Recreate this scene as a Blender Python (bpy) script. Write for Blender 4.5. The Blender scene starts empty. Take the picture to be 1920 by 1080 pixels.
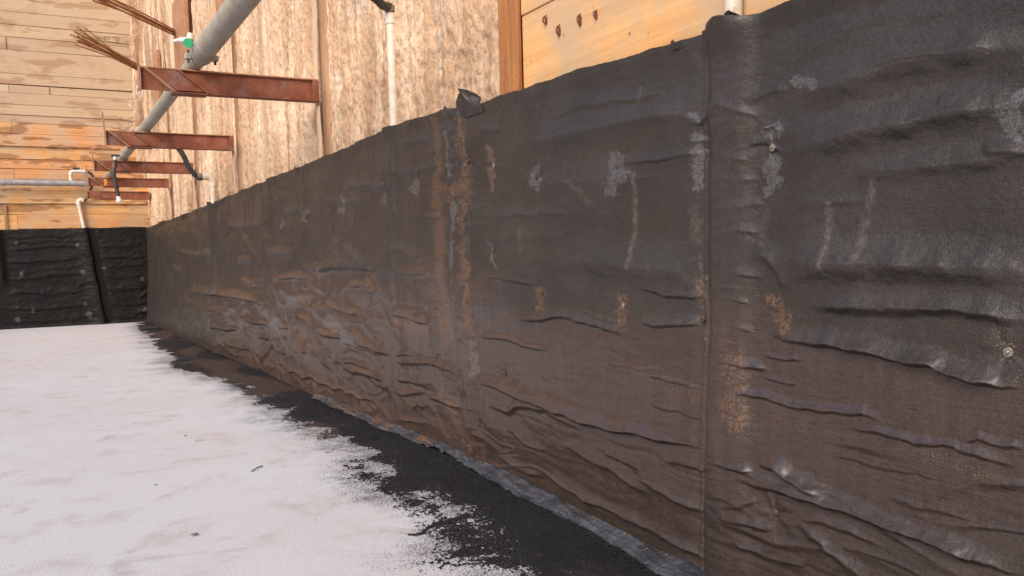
import bpy, math, random
import numpy as np
from mathutils import Vector, Matrix

S = bpy.context.scene
COL = S.collection
rnd = random.Random(7)
R = math.radians

# ------------------------------------------------------------------ camera
CAM = np.array([-2.68234, 0.0, 1.5])
YAW, PITCH, ROLL, FPX, PX0, PY0 = 0.495959582, -0.0670249, -0.0264819, 1606.723, 960 - 22.07, 540 + 46.98
_f = np.array([math.sin(YAW) * math.cos(PITCH), math.cos(YAW) * math.cos(PITCH), math.sin(PITCH)])
_r = np.array([math.cos(YAW), -math.sin(YAW), 0.0])
_u = np.cross(_r, _f)
_c, _s = math.cos(ROLL), math.sin(ROLL)
RX, UX, FX = _c * _r + _s * _u, -_s * _r + _c * _u, _f
cd = bpy.data.cameras.new('camera')
cam = bpy.data.objects.new('camera', cd)
COL.objects.link(cam)
m = Matrix(((RX[0], UX[0], -FX[0], CAM[0]), (RX[1], UX[1], -FX[1], CAM[1]), (RX[2], UX[2], -FX[2], CAM[2]), (0, 0, 0, 1)))
cam.matrix_world = m
cd.sensor_width = 36.0
cd.lens = 36.0 * FPX / 1920
cd.shift_x = 22.07 / 1920
cd.shift_y = 46.98 / 1920
cd.clip_start = 0.05
cd.clip_end = 2000
S.camera = cam

# ------------------------------------------------------------------ light
SUN_EL, SUN_AZ = R(32), R(236)          # azimuth measured clockwise from +Y
w = bpy.data.worlds.new('World')
S.world = w
w.use_nodes = True
nt = w.node_tree
sky = nt.nodes.new('ShaderNodeTexSky')
sky.sky_type = 'NISHITA'
sky.sun_disc = False
sky.sun_elevation = SUN_EL
sky.sun_rotation = SUN_AZ
sky.air_density = 1.0
sky.dust_density = 1.5
sky.ozone_density = 1.0
nt.links.new(sky.outputs[0], nt.nodes['Background'].inputs[0])
nt.nodes['Background'].inputs[1].default_value = 0.14
sl = bpy.data.lights.new('sun', 'SUN')
sl.energy = 2.3
sl.angle = R(40)
sl.color = (1.0, 0.885, 0.76)
so = bpy.data.objects.new('sun', sl)
COL.objects.link(so)
sd = Vector((math.sin(SUN_AZ) * math.cos(SUN_EL), math.cos(SUN_AZ) * math.cos(SUN_EL), math.sin(SUN_EL)))
so.rotation_euler = sd.to_track_quat('Z', 'Y').to_euler()
S.view_settings.view_transform = 'Standard'
S.view_settings.look = 'None'
S.view_settings.gamma = 1.0
S.view_settings.exposure = 0.74
S.view_settings.use_curve_mapping = False


# ------------------------------------------------------------------ survey helpers (photo pixel -> place in the pit)
def ray(x, y):
    return RX * ((x - PX0) / FPX) + UX * (-(y - PY0) / FPX) + FX


def on_x(x, y, X=0.0):
    d = ray(x, y)
    return CAM + d * (X - CAM[0]) / d[0]


def on_y(x, y, Y):
    d = ray(x, y)
    return CAM + d * (Y - CAM[1]) / d[1]


def on_z(x, y, Z=0.0):
    d = ray(x, y)
    return CAM + d * (Z - CAM[2]) / d[2]


def project(P):
    q = P - CAM
    z = q @ FX
    return PX0 + FPX * (q @ RX) / z, PY0 - FPX * (q @ UX) / z


# ------------------------------------------------------------------ noise
_perm = np.random.RandomState(3).permutation(256)
_perm = np.concatenate([_perm, _perm, _perm])
_ang = np.random.RandomState(5).rand(256) * 2 * np.pi
_gx, _gy = np.cos(_ang), np.sin(_ang)


def pn(x, y, seed=0):
    x = np.asarray(x, float) + seed * 17.31
    y = np.asarray(y, float) + seed * 9.77
    xi = np.floor(x).astype(int)
    yi = np.floor(y).astype(int)
    xf, yf = x - xi, y - yi
    xi &= 255
    yi &= 255
    u = xf * xf * xf * (xf * (xf * 6 - 15) + 10)
    v = yf * yf * yf * (yf * (yf * 6 - 15) + 10)

    def g(i, j, dx, dy):
        h = _perm[_perm[(xi + i) & 255] + ((yi + j) & 255)]
        return _gx[h] * dx + _gy[h] * dy
    a = g(0, 0, xf, yf)
    b = g(1, 0, xf - 1, yf)
    c = g(0, 1, xf, yf - 1)
    d = g(1, 1, xf - 1, yf - 1)
    return 1.5 * ((a + u * (b - a)) * (1 - v) + (c + u * (d - c)) * v)


def fbm(x, y, o=4, seed=0, gain=0.5):
    r, a = 0, 1.0
    for k in range(o):
        r = r + a * pn(x * 2 ** k, y * 2 ** k, seed + k * 3)
        a *= gain
    return r


def ridged(x, y, seed=0):
    return 1 - np.abs(pn(x, y, seed)) * 2.0


def sstep(a, b, x):
    t = np.clip((x - a) / (b - a), 0, 1)
    return t * t * (3 - 2 * t)


# ------------------------------------------------------------------ object helpers
def tag(o, label=None, cat=None, group=None, kind=None):
    for k, v in (('label', label), ('category', cat), ('group', group), ('kind', kind)):
        if v:
            o[k] = v
    return o


def empty(name, loc, label, cat, group=None):
    o = bpy.data.objects.new(name, None)
    COL.objects.link(o)
    o.location = loc
    o.empty_display_size = 0.1
    return tag(o, label, cat, group)


def link_mesh(name, me, mat, parent=None, smooth=False):
    o = bpy.data.objects.new(name, me)
    COL.objects.link(o)
    if mat and not me.materials:
        me.materials.append(mat)
    if parent:
        o.parent = parent
        base = parent
        off = Vector((0, 0, 0))
        while base:
            off += base.location
            base = base.parent
        o.location = -off
    if smooth:
        me.shade_smooth()
    return o


def own_origin(o):
    """move the mesh origin to its own base centre without moving the mesh"""
    me = o.data
    n = len(me.vertices)
    co = np.empty(n * 3, np.float32)
    me.vertices.foreach_get('co', co)
    co = co.reshape(-1, 3)
    c = np.array([(co[:, 0].min() + co[:, 0].max()) / 2, (co[:, 1].min() + co[:, 1].max()) / 2, co[:, 2].min()], np.float32)
    me.vertices.foreach_set('co', (co - c).ravel())
    o.location = Vector(o.location) + Vector([float(k) for k in c])
    me.update()
    return o


class MB:
    def __init__(self):
        self.v, self.f = [], []

    def quad8(self, P):
        n = len(self.v)
        self.v += [tuple(p) for p in P]
        self.f += [(n, n + 3, n + 2, n + 1), (n + 4, n + 5, n + 6, n + 7), (n, n + 1, n + 5, n + 4), (n + 1, n + 2, n + 6, n + 5),
                   (n + 2, n + 3, n + 7, n + 6), (n + 3, n, n + 4, n + 7)]
        return self

    def box(self, x0, x1, y0, y1, z0, z1):
        return self.quad8([(x0, y0, z0), (x1, y0, z0), (x1, y1, z0), (x0, y1, z0), (x0, y0, z1), (x1, y0, z1), (x1, y1, z1), (x0, y1, z1)])

    def prism(self, poly, y0, y1):
        """polygon in XZ extruded along Y"""
        n, k = len(self.v), len(poly)
        self.v += [(p[0], y0, p[1]) for p in poly] + [(p[0], y1, p[1]) for p in poly]
        self.f += [tuple(range(n, n + k)), tuple(range(n + 2 * k - 1, n + k - 1, -1))]
        self.f += [(n + (i + 1) % k, n + i, n + k + i, n + k + (i + 1) % k) for i in range(k)]
        return self

    def tube(self, pts, rad, seg=14, caps=True):
        pts = [Vector(p) for p in pts]
        if not isinstance(rad, (list, tuple)):
            rad = [rad] * len(pts)
        n0 = len(self.v)
        up = None
        for i, p in enumerate(pts):
            t = (pts[min(i + 1, len(pts) - 1)] - pts[max(i - 1, 0)]).normalized()
            if up is None:
                up = Vector((0, 0, 1)) if abs(t.z) < 0.9 else Vector((1, 0, 0))
            a = (up - t * up.dot(t)).normalized()
            up = a
            b = t.cross(a)
            for k in range(seg):
                an = 2 * math.pi * k / seg
                self.v.append(tuple(p + (a * math.cos(an) + b * math.sin(an)) * rad[i]))
        for i in range(len(pts) - 1):
            for k in range(seg):
                q = n0 + i * seg
                self.f.append((q + k, q + (k + 1) % seg, q + seg + (k + 1) % seg, q + seg + k))
        if caps:                       # caps get vertices of their own so the barrel keeps its shading
            e = n0 + (len(pts) - 1) * seg
            q = len(self.v)
            self.v += self.v[n0:n0 + seg] + self.v[e:e + seg]
            self.f.append(tuple(range(q + seg - 1, q - 1, -1)))
            self.f.append(tuple(range(q + seg, q + 2 * seg)))
        return self

    def build(self, name, mat, parent=None, smooth=False, bevel=0.0):
        me = bpy.data.meshes.new(name)
        me.from_pydata(self.v, [], self.f)
        me.update()
        if smooth:
            for p in me.polygons:
                p.use_smooth = len(p.vertices) <= 4
        o = link_mesh(name, me, mat, parent)
        own_origin(o)
        if bevel:
            b = o.modifiers.new('bevel', 'BEVEL')
            b.width = bevel
            b.segments = 1
        return o


def bez(pts, n=10):
    """Catmull-Rom through points"""
    P = [Vector(p) for p in pts]
    P = [P[0] * 2 - P[1]] + P + [P[-1] * 2 - P[-2]]
    out = []
    for i in range(1, len(P) - 2):
        for k in range(n):
            t = k / n
            out.append(0.5 * ((2 * P[i]) + (P[i + 1] - P[i - 1]) * t + (2 * P[i - 1] - 5 * P[i] + 4 * P[i + 1] - P[i + 2]) * t * t
                              + (3 * P[i] - P[i - 1] - 3 * P[i + 1] + P[i + 2]) * t ** 3))
    out.append(P[-2])
    return out


# ------------------------------------------------------------------ materials
class NT:
    def __init__(self, name):
        self.m = bpy.data.materials.new(name)
        self.m.use_nodes = True
        self.t = self.m.node_tree
        self.b = self.t.nodes['Principled BSDF']
        self.tc = None

    def n(self, typ, **kw):
        x = self.t.nodes.new(typ)
        for k, v in kw.items():
            setattr(x, k, v)
        return x

    def put(self, sock, v):
        if hasattr(v, 'is_linked') or hasattr(v, 'links'):
            self.t.links.new(v, sock)
        elif isinstance(v, (tuple, list)) and len(v) == 3 and sock.type == 'RGBA':
            sock.default_value = (*v, 1)
        else:
            sock.default_value = v

    def coord(self, scale=(1, 1, 1), kind='Object', rot=(0, 0, 0)):
        if kind == 'World':
            g = self.n('ShaderNodeNewGeometry')
            o = g.outputs['Position']
        else:
            o = self.n('ShaderNodeTexCoord').outputs[kind]
        mp = self.n('ShaderNodeMapping')
        mp.inputs['Scale'].default_value = scale
        mp.inputs['Rotation'].default_value = rot
        self.t.links.new(o, mp.inputs[0])
        return mp.outputs[0]

    def noise(self, vec, scale=5, detail=4, rough=0.55, dist=0.0):
        x = self.n('ShaderNodeTexNoise')
        self.put(x.inputs['Vector'], vec)
        x.inputs['Scale'].default_value = scale
        x.inputs['Detail'].default_value = detail
        x.inputs['Roughness'].default_value = rough
        x.inputs['Distortion'].default_value = dist
        return x.outputs[0]

    def voro(self, vec, scale, feature='F1'):
        x = self.n('ShaderNodeTexVoronoi', feature=feature)
        self.put(x.inputs['Vector'], vec)
        x.inputs['Scale'].default_value = scale
        return x.outputs[0]

    def ramp(self, fac, a, b, va=0.0, vb=1.0):
        x = self.n('ShaderNodeMapRange', interpolation_type='SMOOTHSTEP')
        self.put(x.inputs[0], fac)
        for i, v in enumerate((a, b, va, vb)):
            x.inputs[1 + i].default_value = v
        return x.outputs[0]

    def mix(self, fac, a, b):
        x = self.n('ShaderNodeMix', data_type='RGBA')
        self.put(x.inputs[0], fac)
        self.put(x.inputs[6], a)
        self.put(x.inputs[7], b)
        return x.outputs[2]

    def math(self, op, a, b=0.0, clamp=False):
        x = self.n('ShaderNodeMath', operation=op, use_clamp=clamp)
        self.put(x.inputs[0], a)
        self.put(x.inputs[1], b)
        return x.outputs[0]

    def attr(self, name):
        return self.n('ShaderNodeAttribute', attribute_name=name).outputs['Fac']

    def random(self):
        return self.n('ShaderNodeObjectInfo').outputs['Random']

    def hsv(self, col, h=0.5, s=1.0, v=1.0):
        x = self.n('ShaderNodeHueSaturation')
        self.put(x.inputs['Hue'], h)
        self.put(x.inputs['Saturation'], s)
        self.put(x.inputs['Value'], v)
        self.put(x.inputs['Color'], col)
        return x.outputs[0]

    def bump(self, h, dist=0.01, strength=1.0, prev=None):
        x = self.n('ShaderNodeBump')
        x.inputs['Strength'].default_value = strength
        x.inputs['Distance'].default_value = dist
        self.put(x.inputs['Height'], h)
        if prev:
            self.put(x.inputs['Normal'], prev)
        return x.outputs[0]

    def out(self, color, rough=0.7, normal=None, metal=0.0, spec=0.5, coat=0.0, coat_rough=0.2):
        self.put(self.b.inputs['Base Color'], color)
        self.put(self.b.inputs['Roughness'], rough)
        self.put(self.b.inputs['Metallic'], metal)
        self.put(self.b.inputs['Specular IOR Level'], spec)
        self.put(self.b.inputs['Coat Weight'], coat)
        self.b.inputs['Coat Roughness'].default_value = coat_rough
        self.b.inputs['Coat IOR'].default_value = 1.65
        if normal:
            self.put(self.b.inputs['Normal'], normal)
        return self.m


def mat_membrane(name, base, brown, coat=0.52, spec=0.5):
    k = NT(name)
    W = k.coord(kind='World')
    fine = k.noise(W, 220, 2, 0.6)
    mid = k.noise(W, 38, 4, 0.65)
    big = k.noise(W, 2.2, 5, 0.6)
    streak = k.noise(k.coord((9, 9, 0.9), 'World'), 2.2, 4, 0.6)
    olive = k.noise(W, 1.3, 3, 0.5)
    c = k.mix(k.ramp(big, 0.3, 0.7), tuple(x * 0.75 for x in base), tuple(x * 1.25 for x in base))
    c = k.mix(k.ramp(olive, 0.5, 0.75, 0, 0.55), c, (base[0] * 1.15, base[1] * 1.1, base[2] * 0.75))
    # brown mud film
    br = k.attr('brown')
    brm = k.math('MULTIPLY', br, k.ramp(mid, 0.25, 0.6, 0.75, 1.0))
    bc = k.mix(k.ramp(streak, 0.35, 0.7), tuple(x * 0.8 for x in brown), tuple(x * 1.15 for x in brown))
    c = k.mix(brm, c, bc)
    # light grey scuffs
    gm = k.ramp(k.math('ADD', k.attr('grey'), k.math('MULTIPLY', k.math('SUBTRACT', mid, 0.5), 0.9)), 0.38, 0.55)
    c = k.mix(k.math('MULTIPLY', gm, k.ramp(k.noise(W, 110, 3, 0.7), 0.35, 0.6, 0.25, 0.8)), c, (0.13, 0.122, 0.126))
    pm = k.math('MULTIPLY', k.attr('pale'), k.ramp(mid, 0.3, 0.6))
    c = k.mix(k.math('MULTIPLY', pm, 0.5), c, (0.22, 0.18, 0.15))
    # rust coloured mud
    rm = k.ramp(k.math('ADD', k.attr('rust'), k.math('ADD', k.math('MULTIPLY', k.math('SUBTRACT', mid, 0.5), 0.9), k.math('MULTIPLY', k.math('SUBTRACT', k.noise(k.coord((30, 30, 5), 'World'), 1.6, 4, 0.7), 0.5), 0.9))), 0.36, 0.66)
    rc = k.mix(k.ramp(k.noise(W, 70, 3, 0.7), 0.35, 0.65), (0.085, 0.044, 0.025), (0.165, 0.088, 0.048))
    c = k.mix(k.math('MULTIPLY', rm, 0.72), c, rc)
    # golden flecks, sunlit sparkle painted into their colour
    fl = k.math('MULTIPLY', k.ramp(k.noise(W, 190, 2, 0.6), 0.60, 0.68), k.ramp(k.attr('fleck'), 0.2, 0.8))
    c = k.mix(k.math('MULTIPLY', fl, 0.7), c, (0.42, 0.26, 0.14))
    # felt grain
    c = k.mix(k.ramp(k.math('ADD', k.math('MULTIPLY', fine, 0.6), k.math('MULTIPLY', k.noise(W, 70, 3, 0.75), 0.9)), 0.60, 0.84, 0.60, 0.0), c, (0.013, 0.010, 0.009))
    # tar specks and drips, plus the near lap's painted shade
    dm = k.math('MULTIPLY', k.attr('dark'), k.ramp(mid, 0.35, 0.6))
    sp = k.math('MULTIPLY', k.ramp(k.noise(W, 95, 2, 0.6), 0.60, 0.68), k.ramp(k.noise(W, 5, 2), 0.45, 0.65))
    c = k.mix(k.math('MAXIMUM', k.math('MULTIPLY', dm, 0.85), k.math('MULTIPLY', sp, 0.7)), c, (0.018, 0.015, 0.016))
    # woven felt relief
    cell = k.voro(k.coord((1, 1, 1), 'World'), 150)
    h = k.math('ADD', k.math('MULTIPLY', fine, 0.7), k.math('MULTIPLY', cell, 0.6))
    nrm = k.bump(h, 0.0022, 0.8)
    nrm = k.bump(k.noise(k.coord((1, 1, 1.3), 'World', (0.5, 0, 0)), 75, 2, 0.6), 0.005, 0.45, nrm)
    crease = k.noise(k.coord((5, 5, 30), 'World'), 2.2, 5, 0.6, 1.2)
    nrm = k.bump(crease, 0.007, 0.22, nrm)
    drag = k.noise(k.coord((2.2, 2.2, 42), 'World'), 1.6, 4, 0.6, 0.6)
    nrm = k.bump(k.math('MULTIPLY', drag, k.math('ADD', k.math('MULTIPLY', br, 0.7), 0.3)), 0.010, 0.5, nrm)
    nrm = k.bump(mid, 0.004, 0.25, nrm)
    rough = k.ramp(k.math('ADD', k.math('MULTIPLY', mid, 0.5), k.math('MULTIPLY', fine, 0.5)), 0.3, 0.7, 0.42, 0.60)
    return k.out(c, rough, nrm, spec=spec, coat=k.math('ADD', k.math('MULTIPLY', br, coat), coat * 0.35), coat_rough=0.32)


M = {}
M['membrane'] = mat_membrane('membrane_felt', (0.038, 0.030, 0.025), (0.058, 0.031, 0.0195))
M['membrane_end'] = mat_membrane('membrane_felt_end', (0.010, 0.008, 0.0075), (0.018, 0.013, 0.011), 0.01, 0.22)  # darker copy of the felt: weaker sheen and corner shade put into its colour

k = NT('shotcrete')
W = k.coord(kind='World')
st = k.noise(k.coord((3, 3, 0.5), 'World'), 1.0, 5, 0.6)
st2 = k.noise(k.coord((6, 6, 0.35), 'World'), 1.0, 4, 0.65)
bl = k.noise(W, 1.1, 5, 0.6)
pit = k.noise(k.coord((1, 1, 0.8), 'World'), 24, 3, 0.6)
grain = k.noise(W, 85, 3, 0.65)
c = k.mix(k.ramp(st, 0.3, 0.7), (0.46, 0.285, 0.165), (0.74, 0.53, 0.36))
c = k.mix(k.ramp(st2, 0.55, 0.72, 0, 0.7), c, (0.80, 0.66, 0.50))
c = k.mix(k.ramp(bl, 0.55, 0.7, 0, 0.6), c, (0.50, 0.42, 0.34))
c = k.mix(k.ramp(k.noise(k.coord((4, 4, 0.25), 'World'), 1.7, 4, 0.7), 0.54, 0.66, 0, 0.75), c, (0.36, 0.195, 0.10))
c = k.mix(k.ramp(k.noise(k.coord((9, 9, 0.28), 'World'), 1.0, 5, 0.65), 0.58, 0.68, 0, 0.5), c, (0.80, 0.70, 0.57))
c = k.mix(k.ramp(k.noise(k.coord((7, 7, 0.3), 'World'), 1.3, 5, 0.7), 0.54, 0.66, 0, 0.7), c, (0.30, 0.215, 0.15))
c = k.mix(k.ramp(pit, 0.32, 0.42, 0.6, 0.0), c, (0.27, 0.16, 0.095))
c = k.mix(k.ramp(grain, 0.6, 0.72, 0, 0.5), c, (0.74, 0.62, 0.50))
c = k.mix(k.ramp(k.attr('dark_tone'), 0.2, 0.8, 0, 0.75), c, (0.27, 0.17, 0.115))  # darker brown tone over the masked areas
nrm = k.bump(pit, 0.030, 0.8)
nrm = k.bump(grain, 0.006, 0.6, nrm)
M['shotcrete'] = k.out(c, 0.9, nrm, spec=0.2)


def mat_wood(name, light, dark, dusty, axis, stain=0.0):
    k = NT(name)
    sc = (0.35, 6, 9) if axis == 'x' else (6, 0.35, 9)
    W = k.coord(sc, 'World')
    off = k.n('ShaderNodeVectorMath', operation='ADD')
    k.t.links.new(W, off.inputs[0])
    k.put(off.inputs[1], k.math('MULTIPLY', k.random(), 40.0))
    V = off.outputs[0]
    g1 = k.noise(V, 2.0, 6, 0.6, 0.8)
    g2 = k.noise(V, 9.0, 4, 0.65, 0.3)
    P = k.coord(kind='World')
    c = k.mix(k.ramp(g1, 0.32, 0.68), dark, light)
    c = k.mix(k.ramp(g2, 0.56, 0.75, 0, 0.4), c, tuple(x * 0.55 for x in dark))
    du = k.noise(P, 1.6, 5, 0.65)
    c = k.mix(k.ramp(du, 0.4 - dusty * 0.25, 0.66 - dusty * 0.25, 0.0, 0.75), c, (0.54, 0.40, 0.265))
    if stain:
        s = k.noise(k.coord((0.7, 0.7, 2.6), 'World'), 1.9, 4, 0.5)
        ed = k.ramp(k.math('ADD', s, k.math('MULTIPLY', g2, 0.06)), 0.555, 0.62, 0, stain)
        c = k.mix(ed, c, (0.27, 0.115, 0.045))
    c = k.mix(k.ramp(k.noise(P, 17, 2, 0.5), 0.71, 0.77, 0, 0.6), c, (0.20, 0.11, 0.06))
    c = k.hsv(c, k.math('ADD', k.math('MULTIPLY', k.random(), 0.016), 0.492), 1.0, k.math('ADD', k.math('MULTIPLY', k.random(), 0.14), 0.93))
    nrm = k.bump(g2, 0.004, 0.6)
    nrm = k.bump(g1, 0.006, 0.4, nrm)
    return k.out(c, 0.75, nrm, spec=0.25)


M['wood_far_dusty'] = mat_wood('dusty_timber', (0.53, 0.37, 0.225), (0.40, 0.265, 0.15), 0.6, 'x', 0.4)
M['wood_far'] = mat_wood('orange_timber', (0.76, 0.42, 0.175), (0.56, 0.26, 0.09), 0.10, 'x', 0.7)
M['wood_near'] = mat_wood('fresh_timber', (0.84, 0.47, 0.20), (0.72, 0.36, 0.135), 0.12, 'y', 0.0)


def mat_rust(name, a, b, c3, worn=0.0, vertical=False):
    k = NT(name)
    P = k.coord(kind='World')
    n1 = k.noise(P if not vertical else k.coord((14, 14, 0.8), 'World'), 6 if not vertical else 1.3, 6, 0.65)
    n2 = k.noise(P, 45, 4, 0.7)
    c = k.mix(k.ramp(n1, 0.32, 0.68), a, b)
    c = k.mix(k.ramp(n2, 0.55, 0.7, 0, 0.6), c, c3)
    if worn:
        wv = k.math('ADD', k.noise(P, 4, 3, 0.6), k.math('MULTIPLY', k.math('SUBTRACT', n2, 0.5), 0.5))
        c = k.mix(k.ramp(wv, 0.56, 0.64, 0, worn), c, (0.20, 0.165, 0.15))
    return k.out(c, k.ramp(n2, 0.3, 0.7, 0.55, 0.8), k.bump(n2, 0.003, 0.6), spec=0.35)


M['rust_beam'] = mat_rust('red_oxide_steel', (0.175, 0.050, 0.026), (0.285, 0.100, 0.054), (0.12, 0.036, 0.020), 0.5)
M['rust_edge'] = mat_rust('tan_rust_steel', (0.32, 0.15, 0.075), (0.43, 0.23, 0.13), (0.22, 0.09, 0.045))
M['rust_orange'] = mat_rust('orange_rust_steel', (0.30, 0.11, 0.035), (0.50, 0.215, 0.075), (0.24, 0.085, 0.03), 0.0, True)
M['rust_pile'] = mat_rust('mud_coated_steel', (0.44, 0.27, 0.165), (0.62, 0.44, 0.30), (0.33, 0.17, 0.09), 0.0, True)
M['paint'] = mat_rust('orange_marker_paint', (0.62, 0.20, 0.04), (0.75, 0.28, 0.06), (0.5, 0.15, 0.03))
M['strand'] = mat_rust('rusty_strand', (0.30, 0.12, 0.045), (0.44, 0.21, 0.095), (0.20, 0.08, 0.035))

k = NT('galvanised_pipe')
P = k.coord(kind='World')
n1 = k.noise(P, 7, 5, 0.65)
n2 = k.noise(P, 60, 3, 0.6)
c = k.mix(k.ramp(n1, 0.3, 0.7), (0.30, 0.255, 0.20), (0.43, 0.40, 0.34))
c = k.mix(k.ramp(n2, 0.55, 0.75, 0, 0.5), c, (0.23, 0.19, 0.145))
M['galv'] = k.out(c, k.ramp(n1, 0.3, 0.7, 0.5, 0.72), k.bump(n2, 0.002, 0.4), metal=0.15, spec=0.4)
k = NT('grey_steel_pipe')
P = k.coord(kind='World')
c = k.mix(k.ramp(k.noise(P, 9, 4), 0.3, 0.7), (0.27, 0.255, 0.25), (0.40, 0.385, 0.38))
M['greypipe'] = k.out(c, 0.5, metal=0.2)
k = NT('white_plastic')
P = k.coord(kind='World')
c = k.mix(k.ramp(k.noise(P, 12, 5, 0.65), 0.35, 0.75), (0.74, 0.66, 0.53), (0.64, 0.54, 0.41))
M['pvc'] = k.out(c, 0.42, spec=0.45)
k = NT('fitting_white')
M['fitting'] = k.out(k.mix(k.ramp(k.noise(k.coord(kind='World'), 25, 3), 0.4, 0.7), (0.72, 0.70, 0.66), (0.48, 0.42, 0.34)), 0.4)
k = NT('black_rubber')
M['rubber'] = k.out(k.mix(k.ramp(k.noise(k.coord(kind='World'), 18, 4), 0.35, 0.7), (0.022, 0.021, 0.022), (0.055, 0.048, 0.045)), 0.5)
k = NT('green_plastic')
M['green'] = k.out(k.mix(k.noise(k.coord(kind='World'), 40, 2), (0.012, 0.30, 0.115), (0.02, 0.36, 0.15)), 0.5)
k = NT('red_print')
M['print'] = k.out(k.mix(k.noise(k.coord(kind='World'), 300, 2), (0.35, 0.16, 0.11), (0.50, 0.30, 0.22)), 0.6)
k = NT('zinc_washer')
n = k.noise(k.coord(kind='World'), 150, 3)
M['washer'] = k.out(k.mix(k.ramp(n, 0.35, 0.65), (0.16, 0.115, 0.08), (0.36, 0.33, 0.30)), 0.42, metal=0.45)
k = NT('washer_dirty')
n = k.noise(k.coord(kind='World'), 150, 3)
M['washer_dirty'] = k.out(k.mix(k.ramp(n, 0.4, 0.65), (0.045, 0.03, 0.022), (0.15, 0.105, 0.075)), 0.55, metal=0.2)

k = NT('grey_film')
W = k.coord(kind='World')
n1 = k.noise(W, 6, 5, 0.6)
n2 = k.noise(W, 60, 3, 0.6)
c = k.mix(k.ramp(n1, 0.35, 0.65), (0.036, 0.037, 0.043), (0.080, 0.083, 0.095))
c = k.mix(k.ramp(n2, 0.6, 0.72, 0, 0.6), c, (0.05, 0.045, 0.045))
c = k.mix(k.ramp(k.attr('rust'), 0.3, 0.7, 0, 0.8), c, (0.16, 0.08, 0.04))
M['film'] = k.out(c, k.ramp(n2, 0.3, 0.7, 0.20, 0.36), k.bump(k.noise(W, 15, 3, 0.5, 1.5), 0.03, 0.8, k.bump(n2, 0.003, 0.5)), spec=0.55)

k = NT('tar')
W = k.coord(kind='World')
n1 = k.noise(W, 1.7, 4, 0.55)
n2 = k.noise(W, 55, 4, 0.7)
n3 = k.noise(W, 170, 2, 0.6)
c = k.mix(k.ramp(n2, 0.4, 0.7), (0.007, 0.0065, 0.0075), (0.020, 0.019, 0.022))
br = k.math('MULTIPLY', k.attr('mud'), k.ramp(n2, 0.3, 0.55, 0.5, 1.0))
c = k.mix(br, c, (0.062, 0.040, 0.030))
c = k.mix(k.math('MULTIPLY', k.ramp(n3, 0.58, 0.66, 0, 0.9), k.attr('grit_glint')), c, (0.22, 0.21, 0.22))  # pale grit specks, with glints painted in among them
nrm = k.bump(n2, 0.012, 0.9)
nrm = k.bump(n3, 0.005, 0.8, nrm)
M['tar'] = k.out(c, k.ramp(n1, 0.35, 0.65, 0.55, 0.85), nrm, spec=0.3)

k = NT('concrete_floor')
W = k.coord(kind='World')
n1 = k.noise(W, 0.45, 5, 0.6)
n2 = k.noise(W, 2.6, 6, 0.65, 0.4)
n3 = k.noise(W, 90, 3, 0.7)
n4 = k.noise(W, 14, 4, 0.65)
c = k.mix(k.ramp(n1, 0.35, 0.65), (0.66, 0.64, 0.65), (0.675, 0.69, 0.715))
c = k.mix(k.ramp(n2, 0.50, 0.72, 0, 0.6), c, (0.50, 0.41, 0.39))
c = k.mix(k.ramp(k.noise(k.coord((1, 1, 1), 'World', (0, 0, 0.5)), 1.1, 7, 0.68, 0.6), 0.59, 0.69, 0, 0.5), c, (0.40, 0.33, 0.31))
c = k.mix(k.ramp(n4, 0.62, 0.78, 0, 0.3), c, (0.38, 0.32, 0.30))
c = k.mix(k.ramp(k.noise(W, 5.5, 2, 0.4), 0.715, 0.75, 0, 0.5), c, (0.31, 0.245, 0.225))
c = k.mix(k.ramp(n3, 0.35, 0.62, 0.5, 0.0), c, (0.36, 0.34, 0.34))
c = k.mix(k.ramp(k.noise(W, 33, 1, 0.5), 0.775, 0.80, 0, 0.8), c, (0.12, 0.10, 0.10))
sp = k.math('ADD', n3, k.math('MULTIPLY', k.noise(W, 9, 3, 0.6), 0.25))
nearm = k.attr('spatter')
thr = k.math('SUBTRACT', k.math('ADD', sp, k.math('MULTIPLY', nearm, 0.205)), 0.79)
c = k.mix(k.ramp(thr, 0.0, 0.06, 0, 0.93), c, (0.025, 0.024, 0.027))
M['floor'] = k.out(c, 0.85, k.bump(n3, 0.003, 0.5, k.bump(n4, 0.004, 0.3)), spec=0.25)

k = NT('pit_shell')
M['shell'] = k.out(k.mix(k.ramp(k.noise(k.coord((0.3, 0.3, 3), 'World'), 2, 4), 0.3, 0.7), (0.46, 0.29, 0.16), (0.56, 0.40, 0.27)), 0.85)
k = NT('crumbs')
M['crumb'] = k.out(k.mix(k.noise(k.coord(kind='World'), 60, 2), (0.012, 0.011, 0.012), (0.03, 0.03, 0.033)), 0.85, spec=0.2)
k = NT('pebble')
M['pebble'] = k.out(k.mix(k.noise(k.coord(kind='World'), 40, 2), (0.14, 0.12, 0.11), (0.26, 0.23, 0.215)), 0.8)

# ------------------------------------------------------------------ the setting
YC = 24.457                       # end wall
XL = -17.0                        # opposite side of the pit (out of frame)


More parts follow.
